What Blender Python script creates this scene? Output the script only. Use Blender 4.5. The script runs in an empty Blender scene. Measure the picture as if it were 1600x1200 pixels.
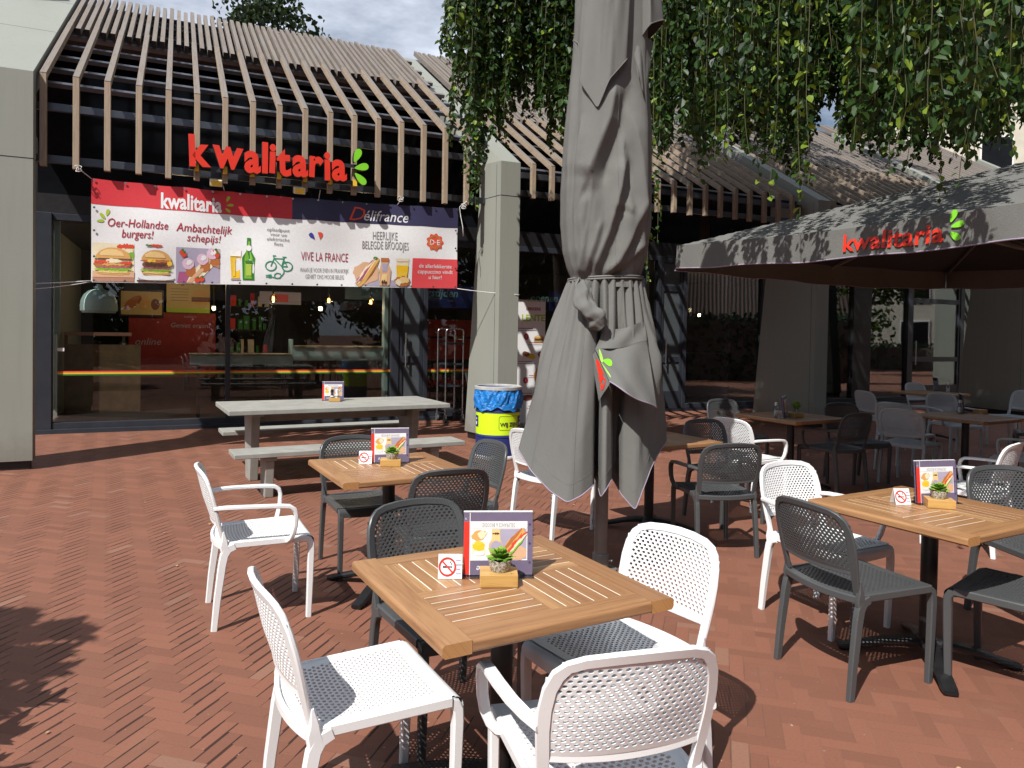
import bpy, math, random
import numpy as np
from mathutils import Vector, Matrix

SC = bpy.context.scene
COL = SC.collection
R = math.radians
rng = random.Random(11)

# ------------------------------------------------------------------ camera
CAM_H, CAM_PITCH, CAM_ROLL = 1.5797, 0.0215, 0.0163
cd = bpy.data.cameras.new('camera'); cam = bpy.data.objects.new('camera', cd); COL.objects.link(cam)
cd.sensor_width = 36.0; cd.lens = 1144.9 / 1600 * 36; cd.shift_y = -55.25 / 1600
cd.clip_start = 0.05; cd.clip_end = 1500
_f = Vector((0, math.cos(CAM_PITCH), -math.sin(CAM_PITCH))); _u = Vector((0, math.sin(CAM_PITCH), math.cos(CAM_PITCH))); _r = Vector((1, 0, 0))
_r2 = _r * math.cos(CAM_ROLL) + _u * math.sin(CAM_ROLL); _u2 = -_r * math.sin(CAM_ROLL) + _u * math.cos(CAM_ROLL)
M = Matrix((( _r2.x, _u2.x, -_f.x, 0), (_r2.y, _u2.y, -_f.y, 0), (_r2.z, _u2.z, -_f.z, CAM_H), (0, 0, 0, 1)))
cam.matrix_world = M
SC.camera = cam

# ------------------------------------------------------------------ sun, sky, exposure
SUN_AZ, SUN_EL = R(58.5), R(50.5)          # azimuth in which shadows fall, elevation
sd = Vector((math.cos(SUN_AZ) * math.cos(SUN_EL), math.sin(SUN_AZ) * math.cos(SUN_EL), -math.sin(SUN_EL)))
sl = bpy.data.lights.new('sun', 'SUN'); sl.energy = 5.0; sl.angle = R(0.5); sl.color = (1.0, 0.965, 0.915)
so = bpy.data.objects.new('sun', sl); COL.objects.link(so); so.rotation_euler = sd.to_track_quat('-Z', 'Y').to_euler()
so.location = (-6, -8, 12)
world = bpy.data.worlds.new('World'); SC.world = world; world.use_nodes = True
wt = world.node_tree; wt.nodes.clear()
def wn(t): return wt.nodes.new(t)
sky = wn('ShaderNodeTexSky'); sky.sky_type = 'NISHITA'; sky.sun_disc = False
sky.sun_elevation = SUN_EL; sky.sun_rotation = math.atan2(-sd.x, -sd.y); sky.air_density = 1.0; sky.dust_density = 1.2
bg = wn('ShaderNodeBackground'); bg.inputs['Strength'].default_value = 0.056
wo = wn('ShaderNodeOutputWorld')
tc = wn('ShaderNodeTexCoord'); mp = wn('ShaderNodeMapping'); mp.inputs['Scale'].default_value = (1.2, 1.2, 3.2)
mp.inputs['Location'].default_value = (.4, .2, .1)
nz = wn('ShaderNodeTexNoise'); nz.inputs['Scale'].default_value = 1.7; nz.inputs['Detail'].default_value = 7; nz.inputs['Roughness'].default_value = .58
cr = wn('ShaderNodeValToRGB'); cr.color_ramp.elements[0].position = .40; cr.color_ramp.elements[1].position = .60
mx = wn('ShaderNodeMix'); mx.data_type = 'RGBA'
wt.links.new(tc.outputs['Generated'], mp.inputs['Vector']); wt.links.new(mp.outputs[0], nz.inputs['Vector']); wt.links.new(nz.outputs['Fac'], cr.inputs['Fac'])
wt.links.new(cr.outputs['Color'], mx.inputs['Factor']); wt.links.new(sky.outputs[0], mx.inputs[6])
mx.inputs[7].default_value = (13.2, 14.3, 16.4, 1)
wt.links.new(mx.outputs[2], bg.inputs['Color']); wt.links.new(bg.outputs[0], wo.inputs['Surface'])
vs = SC.view_settings; vs.view_transform = 'Standard'; vs.look = 'None'; vs.exposure = 0.30; vs.gamma = 1.0
try: vs.use_curve_mapping = False
except Exception: pass
SC.cycles.max_bounces = 6; SC.cycles.diffuse_bounces = 1; SC.cycles.glossy_bounces = 3; SC.cycles.transparent_max_bounces = 12; SC.cycles.transmission_bounces = 4
SC.cycles.caustics_reflective = False; SC.cycles.caustics_refractive = False

# ------------------------------------------------------------------ node helper and materials
class G:
    def __init__(s, name):
        s.m = bpy.data.materials.new(name); s.m.use_nodes = True; s.t = s.m.node_tree; s.t.nodes.clear()
        s.out = s.n('ShaderNodeOutputMaterial')
    def n(s, ty, **kw):
        x = s.t.nodes.new(ty)
        for k, v in kw.items(): setattr(x, k, v)
        return x
    def put(s, sock, v):
        if v is None: return
        if hasattr(v, 'links'): s.t.links.new(v, sock)
        else:
            try: sock.default_value = v
            except Exception:
                sock.default_value = (*v, 1) if len(v) == 3 else v
    def math(s, op, a, b=None, c=None):
        x = s.n('ShaderNodeMath', operation=op)
        for i, v in enumerate((a, b, c)): s.put(x.inputs[i], v)
        return x.outputs[0]
    def mix(s, f, a, b):
        x = s.n('ShaderNodeMix', data_type='RGBA'); s.put(x.inputs[0], f); s.put(x.inputs[6], col(a)); s.put(x.inputs[7], col(b)); return x.outputs[2]
    def noise(s, vec, scale, detail=3, rough=.55, dist=0):
        x = s.n('ShaderNodeTexNoise'); s.put(x.inputs['Vector'], vec); x.inputs['Scale'].default_value = scale
        x.inputs['Detail'].default_value = detail; x.inputs['Roughness'].default_value = rough; x.inputs['Distortion'].default_value = dist
        return x.outputs['Fac']
    def ramp(s, f, lo, hi):
        x = s.n('ShaderNodeMapRange', interpolation_type='SMOOTHSTEP'); s.put(x.inputs[0], f); s.put(x.inputs[1], lo); s.put(x.inputs[2], hi); return x.outputs[0]
    def scale(s, vec, sc, loc=(0, 0, 0), rot=(0, 0, 0)):
        x = s.n('ShaderNodeMapping'); s.put(x.inputs['Vector'], vec); x.inputs['Scale'].default_value = sc; x.inputs['Location'].default_value = loc; x.inputs['Rotation'].default_value = rot
        return x.outputs[0]
    def coord(s, which='Object'): return s.n('ShaderNodeTexCoord').outputs[which]
    def bump(s, h, strength, dist=.01, normal=None):
        x = s.n('ShaderNodeBump'); s.put(x.inputs['Height'], h); x.inputs['Strength'].default_value = strength; x.inputs['Distance'].default_value = dist
        if normal is not None: s.put(x.inputs['Normal'], normal)
        return x.outputs[0]
    def pbr(s, base, rough=.5, metal=0., normal=None, spec=.5, coat=0, emit=None, estr=0, alpha=None):
        x = s.n('ShaderNodeBsdfPrincipled'); s.put(x.inputs['Base Color'], col(base)); s.put(x.inputs['Roughness'], rough); s.put(x.inputs['Metallic'], metal)
        s.put(x.inputs['Specular IOR Level'], spec)
        if normal is not None: s.put(x.inputs['Normal'], normal)
        if coat: x.inputs['Coat Weight'].default_value = coat
        if emit is not None: s.put(x.inputs['Emission Color'], col(emit)); x.inputs['Emission Strength'].default_value = estr
        return x.outputs[0]
    def end(s, shader): s.t.links.new(shader, s.out.inputs['Surface']); return s.m
    def attr(s, name='pid'): return s.n('ShaderNodeAttribute', attribute_name=name).outputs['Fac']
def col(v):
    if isinstance(v, (tuple, list)) and len(v) == 3: return (*v, 1)
    return v

def simple(name, c, rough=.5, metal=0, var=.12, scale=9, bump=0, bscale=60, spec=.5, coat=0, vary_rough=.08):
    g = G(name); o = g.coord(); nf = g.noise(o, scale, 4)
    dark = tuple(x * (1 - var) for x in c); lite = tuple(min(1, x * (1 + var)) for x in c)
    base = g.mix(g.ramp(nf, .3, .7), dark, lite)
    rf = g.math('ADD', g.math('MULTIPLY', g.noise(o, scale * 3, 3), vary_rough * 2), rough - vary_rough)
    nm = g.bump(g.noise(o, bscale, 3), bump, .004) if bump else None
    return g.end(g.pbr(base, rf, metal, nm, spec, coat))

def print_mat(name, c, var=.035, rough=.5):
    g = G(name); o = g.coord(); nf = g.noise(o, 38, 4, .6)
    return g.end(g.pbr(g.mix(g.ramp(nf, .3, .7), tuple(x * (1 - var) for x in c), tuple(min(1, x * (1 + var)) for x in c)), rough))

def wood(name, a, b, c2, rough=.45, grain=1.0, spec=.5, coat=0, weather=None):
    """UV driven: u along the grain in metres, v across; pid picks a tone per board"""
    g = G(name); uv = g.n('ShaderNodeUVMap', uv_map='UVMap').outputs[0]
    pid = g.attr('pid')
    v1 = g.scale(uv, (1.3 * grain, 26 * grain, 1)); n1 = g.noise(v1, 2.2, 6, .62, .6)
    v2 = g.scale(uv, (5 * grain, 210 * grain, 1)); n2 = g.noise(v2, 1.6, 3, .6)
    base = g.mix(pid, a, b)
    base = g.mix(g.math('MULTIPLY', g.ramp(n1, .42, .68), .62), base, c2)
    base = g.mix(g.math('MULTIPLY', g.ramp(n2, .52, .74), .38), base, tuple(x * .55 for x in c2))
    if weather:
        base = g.mix(g.math('MULTIPLY', g.ramp(g.noise(g.scale(uv, (.9, 5, 1)), 1.5, 4), .4, .7), .7), base, weather)
    nm = g.bump(g.math('ADD', n1, n2), .18, .002)
    rf = g.math('ADD', g.math('MULTIPLY', n1, .2), rough - .1)
    return g.end(g.pbr(base, rf, 0, nm, spec, coat))

def plastic(name, c):
    g = G(name); o = g.coord()
    dust = g.ramp(g.noise(o, 7, 5, .6), .45, .75)
    base = g.mix(g.math('MULTIPLY', dust, .22), c, tuple(x * .80 + .02 for x in c))
    speck = g.ramp(g.noise(o, 160, 2), .69, .74)
    base = g.mix(g.math('MULTIPLY', speck, .25), base, (.35, .30, .24))
    nm = g.bump(g.noise(o, 420, 2), .10, .001)
    return g.end(g.pbr(base, g.math('ADD', g.math('MULTIPLY', dust, .15), .36), 0, nm, .45))

def glass_mat(name, tint=(.72, .78, .76), refl=1.0):
    g = G(name); fr = g.n('ShaderNodeFresnel'); fr.inputs['IOR'].default_value = 1.52
    gl = g.n('ShaderNodeBsdfGlossy'); gl.inputs['Roughness'].default_value = .004; gl.inputs['Color'].default_value = (.95, .97, 1, 1)
    wv = g.bump(g.noise(g.coord(), .7, 2), .02, .05); g.put(gl.inputs['Normal'], wv)
    tr = g.n('ShaderNodeBsdfTransparent'); tr.inputs['Color'].default_value = (*tint, 1)
    mx = g.n('ShaderNodeMixShader'); g.put(mx.inputs[0], g.math('MULTIPLY', fr.outputs[0], refl)); g.put(mx.inputs[1], tr.outputs[0]); g.put(mx.inputs[2], gl.outputs[0])
    return g.end(mx.outputs[0])

def lamp_mat(name, c, s):
    g = G(name); return g.end(g.pbr(c, .4, emit=c, estr=s))

def herringbone():
    g = G('brick_paving_herringbone')
    pos = g.n('ShaderNodeNewGeometry').outputs['Position']
    sep = g.n('ShaderNodeSeparateXYZ'); 
    wob = g.n('ShaderNodeTexNoise'); wob.inputs['Scale'].default_value = 3.0; g.put(wob.inputs['Vector'], pos)
    a = R(-16.0); W = .0675
    pm = g.n('ShaderNodeVectorMath', operation='MULTIPLY_ADD'); g.put(pm.inputs[0], wob.outputs['Color']); pm.inputs[1].default_value = (.007, .007, 0); g.put(pm.inputs[2], pos)
    g.put(sep.inputs[0], pm.outputs[0]); X, Y = sep.outputs[0], sep.outputs[1]
    x = g.math('ADD', g.math('MULTIPLY', X, -math.cos(a) / W), g.math('MULTIPLY', Y, -math.sin(a) / W))
    y = g.math('ADD', g.math('MULTIPLY', X, -math.sin(a) / W), g.math('MULTIPLY', Y, math.cos(a) / W))
    i, j = g.math('FLOOR', x), g.math('FLOOR', y); fx, fy = g.math('SUBTRACT', x, i), g.math('SUBTRACT', y, j)
    d = g.math('FLOORED_MODULO', g.math('SUBTRACT', i, j), 6.0)
    isH = g.math('LESS_THAN', d, 2.5); isV = g.math('SUBTRACT', 1.0, isH)
    e = g.math('SUBTRACT', 5.0, d)
    def sel(h, v): return g.math('ADD', g.math('MULTIPLY', h, isH), g.math('MULTIPLY', v, isV))
    along = sel(g.math('ADD', d, fx), g.math('ADD', e, fy)); cross = sel(fy, fx)
    idx = sel(g.math('SUBTRACT', i, d), i); idy = sel(j, g.math('SUBTRACT', j, e))
    cv = g.n('ShaderNodeCombineXYZ'); g.put(cv.inputs[0], idx); g.put(cv.inputs[1], idy); g.put(cv.inputs[2], isH)
    wn_ = g.n('ShaderNodeTexWhiteNoise', noise_dimensions='3D'); g.put(wn_.inputs['Vector'], cv.outputs[0]); r1 = wn_.outputs['Value']
    sc = g.n('ShaderNodeSeparateColor'); g.put(sc.inputs[0], wn_.outputs['Color']); r2, r3 = sc.outputs[1], sc.outputs[2]
    da = g.math('MINIMUM', along, g.math('SUBTRACT', 3.0, along)); dc = g.math('MINIMUM', cross, g.math('SUBTRACT', 1.0, cross))
    big = g.noise(pos, .55, 4, .55); mid = g.noise(pos, 3.1, 4, .6); fine = g.noise(pos, 95, 3, .6)
    sil = g.math('SUBTRACT', 1.0, g.math('MULTIPLY', g.ramp(g.math('ADD', X, g.math('MULTIPLY', g.math('SUBTRACT', big, .5), 2.4)), .0, 1.4), .90))
    # joints on the bricks lying towards the wall stand open, the others are silted up
    wV = g.math('MULTIPLY', isV, g.math('ADD', .022, g.math('MULTIPLY', g.math('MULTIPLY', g.math('MULTIPLY', g.ramp(r3, .0, .55), g.ramp(mid, .24, .50)), sil), .105)))
    wj = g.math('ADD', wV, g.math('MULTIPLY', isH, .026))
    jc = g.math('SUBTRACT', 1.0, g.ramp(dc, g.math('MULTIPLY', wj, .55), wj)); ja = g.math('SUBTRACT', 1.0, g.ramp(da, .012, .03))
    openj = g.math('MULTIPLY', g.math('MULTIPLY', jc, isV), sil)
    thin = g.math('MULTIPLY', g.math('MAXIMUM', g.math('MULTIPLY', jc, isH), ja), .34)
    base = g.mix(g.ramp(r1, .05, .95), (.186, .078, .049), (.226, .093, .058))
    base = g.mix(g.math('MULTIPLY', g.math('GREATER_THAN', r2, .968), .5), base, (.26, .15, .105))
    base = g.mix(g.math('MULTIPLY', g.math('LESS_THAN', r2, .05), .35), base, (.135, .052, .033))
    base = g.mix(g.math('MULTIPLY', g.ramp(mid, .52, .80), .40), base, (.245, .122, .079))
    base = g.mix(g.math('MULTIPLY', g.ramp(big, .48, .74), .36), base, (.150, .060, .038))
    base = g.mix(g.math('MULTIPLY', g.ramp(fine, .45, .75), .25), base, (.12, .048, .033))
    base = g.mix(thin, base, (.13, .06, .042))
    pale = g.math('MULTIPLY', g.math('MULTIPLY', jc, isV), g.math('SUBTRACT', 1.0, sil)); base = g.mix(g.math('MULTIPLY', pale, .35), base, (.27, .165, .11))
    base = g.mix(g.math('MULTIPLY', openj, .93), base, (.030, .014, .010))
    sp = g.ramp(g.noise(pos, 34, 2, .5), .745, .775); base = g.mix(g.math('MULTIPLY', sp, .55), base, (.50, .40, .31))
    h = g.math('SUBTRACT', g.math('ADD', g.math('MULTIPLY', r1, .10), g.math('MULTIPLY', fine, .16)), g.math('MAXIMUM', openj, g.math('MULTIPLY', thin, .5)))
    nm = g.bump(h, .55, .006)
    return g.end(g.pbr(base, g.math('ADD', .62, g.math('MULTIPLY', fine, .2)), 0, nm, .35))

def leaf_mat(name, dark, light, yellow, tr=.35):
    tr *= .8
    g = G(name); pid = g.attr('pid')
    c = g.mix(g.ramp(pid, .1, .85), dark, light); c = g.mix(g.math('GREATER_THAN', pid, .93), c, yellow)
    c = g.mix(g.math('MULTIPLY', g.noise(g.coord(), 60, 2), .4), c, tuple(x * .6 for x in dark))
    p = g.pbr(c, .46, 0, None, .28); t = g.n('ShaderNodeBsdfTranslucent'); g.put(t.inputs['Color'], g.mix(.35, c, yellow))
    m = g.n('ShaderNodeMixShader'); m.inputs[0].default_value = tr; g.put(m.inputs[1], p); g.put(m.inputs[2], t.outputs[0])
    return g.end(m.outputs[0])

def cloth(name, c, tr=.08):
    g = G(name); o = g.coord()
    w1 = g.n('ShaderNodeTexWave', wave_type='BANDS', bands_direction='X'); w1.inputs['Scale'].default_value = 260; g.put(w1.inputs['Vector'], o)
    w2 = g.n('ShaderNodeTexWave', wave_type='BANDS', bands_direction='Z'); w2.inputs['Scale'].default_value = 260; g.put(w2.inputs['Vector'], o)
    st = g.ramp(g.noise(g.scale(o, (3, 3, 1.2)), 1.6, 5, .6), .45, .8)
    base = g.mix(g.math('MULTIPLY', st, .3), c, tuple(x * 1.22 for x in c)); base = g.mix(g.math('MULTIPLY', g.ramp(g.noise(o, 5, 5), .5, .8), .22), base, tuple(x * .7 for x in c))
    cr_ = g.noise(g.scale(o, (1.1, 1.1, .55)), 5.5, 5, .6, .7)
    nm = g.bump(g.math('ADD', g.math('MULTIPLY', g.math('ADD', w1.outputs['Fac'], w2.outputs['Fac']), .04), cr_), .45, .022)
    p = g.pbr(base, .82, 0, nm, .25); t = g.n('ShaderNodeBsdfTranslucent'); g.put(t.inputs['Color'], base)
    m = g.n('ShaderNodeMixShader'); m.inputs[0].default_value = tr; g.put(m.inputs[1], p); g.put(m.inputs[2], t.outputs[0])
    return g.end(m.outputs[0])

MT = {}
MT['paving'] = herringbone()
MT['white'] = plastic('white_plastic', (.79, .80, .80)); MT['anthracite'] = plastic('anthracite_plastic', (.066, .070, .072)); MT['greyplastic'] = plastic('light_grey_plastic', (.44, .465, .475))
MT['teak'] = wood('teak', (.46, .262, .115), (.285, .138, .062), (.20, .090, .038), .42, 1, .5, .12)
MT['teakdark'] = wood('teak_end_grain', (.52, .27, .10), (.47, .235, .085), (.34, .15, .05), .5, 2)
MT['inlay'] = simple('pale_joint_strip', (.80, .74, .60), .5, var=.06)
MT['batten'] = wood('batten_wood', (.40, .31, .225), (.34, .265, .19), (.24, .18, .125), .75, 1, .3)
MT['battengrey'] = wood('weathered_batten_wood', (.225, .19, .16), (.18, .152, .13), (.125, .10, .085), .8, 1, .3, 0, (.20, .185, .172))
MT['block'] = wood('bamboo_block', (.56, .34, .11), (.50, .28, .085), (.38, .19, .05), .4, 1.6)
MT['iron'] = simple('black_cast_iron', (.014, .014, .015), .42, .2, .2, 20, .25, 120)
def panel_mat():
    g = G('grey_cladding_panel'); o = g.coord(); c = (.262, .272, .236)
    st = g.ramp(g.noise(g.scale(o, (9, 9, .35)), 2.2, 5, .6), .48, .8); cl = g.noise(o, 1.3, 4)
    b = g.mix(cl, tuple(x * .93 for x in c), tuple(x * 1.06 for x in c)); b = g.mix(g.math('MULTIPLY', st, .22), b, tuple(x * .62 for x in c))
    b = g.mix(g.math('MULTIPLY', g.ramp(g.noise(o, 48, 3), .66, .74), .25), b, (.12, .115, .10))
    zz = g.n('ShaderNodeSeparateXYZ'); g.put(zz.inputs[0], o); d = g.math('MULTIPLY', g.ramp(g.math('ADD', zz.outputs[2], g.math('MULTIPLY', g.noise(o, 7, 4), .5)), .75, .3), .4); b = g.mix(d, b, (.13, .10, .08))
    return g.end(g.pbr(b, .55, 0, g.bump(g.noise(o, 26, 3), .04, .004), .3))
MT['panel'] = panel_mat()
MT['darkframe'] = simple('dark_blue_grey_frame', (.036, .042, .054), .38, .2, .1, 4)
MT['black'] = simple('black_paint', (.012, .012, .013), .45, 0, .15, 6)
MT['rail'] = simple('aluminium_rail', (.10, .11, .13), .35, .7, .1, 6)
MT['deck'] = simple('dark_roof_membrane', (.05, .045, .05), .8, 0, .2, 3)
MT['purlin'] = simple('weathered_purlin', (.16, .145, .15), .8, 0, .2, 8)
MT['glass'] = glass_mat('window_glass', (.94, .965, .955), .8); MT['acrylic'] = glass_mat('clear_acrylic', (.93, .94, .94), .8)
MT['darkglass'] = simple('dark_upper_glazing', (.008, .009, .011), .12, 0, .2, 2, 0, 60, .12)
MT['mint'] = simple('mint_lacquer', (.55, .73, .66), .5, 0, .05, 4); MT['tan'] = simple('pale_oak_edge', (.46, .36, .20), .5, 0, .15, 12)
MT['oak'] = simple('brown_oak_panel', (.20, .125, .06), .55, 0, .2, 5); MT['intfloor'] = simple('dark_floor_tile', (.06, .05, .047), .45, 0, .2, 3)
MT['intwall'] = simple('dark_interior_wall', (.035, .032, .03), .7, 0, .25, 2); MT['redwall'] = simple('deep_red_wall', (.30, .022, .02), .55, 0, .15, 2)
MT['picgrey'] = simple('grey_painted_board', (.30, .298, .27), .6, 0, .10, 7, .12, 40, .3)
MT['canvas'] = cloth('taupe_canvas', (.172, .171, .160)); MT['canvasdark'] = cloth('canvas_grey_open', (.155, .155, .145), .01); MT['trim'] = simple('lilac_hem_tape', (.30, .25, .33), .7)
MT['polegrey'] = simple('grey_powder_coat', (.20, .205, .195), .4, .3, .08, 8)
MT['rope'] = simple('white_cord', (.70, .69, .66), .7, 0, .1, 30); MT['greyrope'] = simple('grey_canvas_cord', (.15, .145, .135), .8)
MT['signred'] = simple('sign_red', (.72, .035, .014), .42, 0, .05, 5); MT['signgreen'] = simple('sign_green', (.22, .66, .03), .42, 0, .05, 5); MT['signside'] = simple('sign_return_black', (.02, .02, .02), .5)
for k, c in {'p_red': (.63, .035, .045), 'p_navy': (.042, .040, .098), 'p_white': (.80, .80, .80), 'p_redink': (.45, .02, .045), 'p_grey': (.27, .26, .25), 'p_black': (.03, .03, .03),
    'p_lime': (.42, .55, .04), 'p_bun': (.66, .36, .11), 'p_bunlight': (.80, .55, .24), 'p_patty': (.20, .07, .045), 'p_chicken': (.46, .15, .04), 'p_lettuce': (.42, .56, .07), 'p_tomato': (.66, .07, .03),
    'p_onion': (.40, .10, .22), 'p_cheese': (.85, .55, .05), 'p_cream': (.80, .70, .48), 'p_lilac': (.40, .36, .47), 'p_pink': (.74, .50, .62), 'p_wood': (.45, .22, .14), 'p_beer': (.84, .52, .02), 'p_foam': (.86, .84, .78),
    'p_green': (.035, .20, .025), 'p_greenlight': (.20, .45, .04), 'p_bike': (.02, .27, .13), 'p_blue': (.05, .05, .36), 'p_hotred': (.80, .09, .045), 'p_coral': (.72, .075, .085), 'p_skin': (.66, .40, .24),
    'p_purple': (.155, .125, .20), 'p_menured': (.72, .035, .02), 'p_teal': (.22, .48, .50), 'p_limebin': (.62, .90, .015), 'p_bluebin': (.018, .03, .16), 'p_darkbrown': (.09, .04, .02), 'p_poster': (.60, .42, .16), 'p_brightgreen': (.30, .62, .06)}.items():
    MT[k] = print_mat(k[2:] + '_print', c)
MT['bag'] = None
def bag_mat():
    g = G('blue_bin_bag'); o = g.coord(); n = g.noise(g.scale(o, (1, 1, 1.6)), 13, 5, .65, 1.2)
    return g.end(g.pbr((.01, .20, .60), .2, 0, g.bump(n, .9, .03), .6))
MT['bag'] = bag_mat()
MT['steel'] = simple('brushed_steel', (.55, .55, .54), .28, 1, .08, 12); MT['rubber'] = simple('black_rubber', (.02, .02, .02), .7)
MT['rubberwheel'] = simple('grey_caster', (.09, .09, .09), .5)
def speckle():
    g = G('speckled_stone_pot'); n = g.noise(g.coord(), 150, 3, .7); return g.end(g.pbr(g.mix(g.ramp(n, .4, .62), (.56, .52, .44), (.10, .09, .075)), .6))
MT['pot'] = speckle()
MT['succ'] = leaf_mat('succulent_leaf', (.15, .34, .035), (.42, .60, .08), (.42, .55, .10), .25)
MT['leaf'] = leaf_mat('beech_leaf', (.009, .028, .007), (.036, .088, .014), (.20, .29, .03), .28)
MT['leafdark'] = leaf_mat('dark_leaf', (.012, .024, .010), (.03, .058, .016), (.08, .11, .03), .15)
MT['bark'] = simple('grey_bark', (.13, .10, .08), .85, 0, .3, 9, .8, 14); MT['twig'] = simple('green_brown_twig', (.075, .075, .03), .7)
MT['brick'] = None
def wallbrick(name, a, b, mortar, sc=1.0):
    g = G(name); o = g.coord(); br = g.n('ShaderNodeTexBrick'); g.put(br.inputs['Vector'], g.scale(o, (1, 1, 1), rot=(R(90), 0, 0)))
    br.inputs['Scale'].default_value = 4.2 * sc; br.inputs['Color1'].default_value = (*a, 1); br.inputs['Color2'].default_value = (*b, 1); br.inputs['Mortar'].default_value = (*mortar, 1); br.inputs['Mortar Size'].default_value = .012
    c = g.mix(g.math('MULTIPLY', g.noise(o, 1.1, 4), .5), br.outputs['Color'], tuple(x * .7 for x in a)); return g.end(g.pbr(c, .85, 0, None, .2))
MT['brick'] = wallbrick('red_brickwork', (.30, .12, .08), (.24, .09, .06), (.30, .24, .20))
MT['render'] = simple('beige_render', (.52, .49, .40), .8, 0, .08, 2); MT['tile'] = None
def tiles():
    g = G('brown_roof_tiles'); o = g.coord(); w1 = g.n('ShaderNodeTexWave', wave_type='BANDS', bands_direction='X'); w1.inputs['Scale'].default_value = 1.6; g.put(w1.inputs['Vector'], o)
    c = g.mix(w1.outputs['Fac'], (.012, .008, .007), (.10, .055, .038)); return g.end(g.pbr(c, .8, 0, g.bump(w1.outputs['Fac'], .6, .05)))
MT['tile'] = tiles()
MT['whitepaint'] = simple('white_paint', (.75, .74, .71), .6); MT['warmglow'] = lamp_mat('warm_filament', (1.0, .55, .16), 9); MT['warmspot'] = lamp_mat('warm_spot', (1.0, .75, .4), 14)
MT['lampglass'] = glass_mat('bulb_glass', (.9, .85, .7), .9)

# ------------------------------------------------------------------ mesh builder
_txt = {}
def text_geo(s, size=1., bold=0., res=2, align='CENTER', shear=0., extrude=0., spacing=1.):
    k = (s, size, bold, res, align, shear, extrude, spacing)
    if k in _txt: return _txt[k]
    cu = bpy.data.curves.new('t', 'FONT'); cu.body = s; cu.size = size; cu.offset = bold; cu.resolution_u = res; cu.align_x = align; cu.shear = shear; cu.space_character = spacing
    cu.extrude = extrude
    if extrude == 0: cu.fill_mode = 'FRONT'
    o = bpy.data.objects.new('t', cu); COL.objects.link(o); bpy.context.view_layer.update()
    me = bpy.data.meshes.new_from_object(o)
    vs_ = [tuple(v.co) for v in me.vertices]; fs = [tuple(p.vertices) for p in me.polygons]; nz_ = [p.normal.z for p in me.polygons]
    bpy.data.objects.remove(o); bpy.data.curves.remove(cu); bpy.data.meshes.remove(me)
    _txt[k] = (vs_, fs, nz_); return _txt[k]

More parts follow.
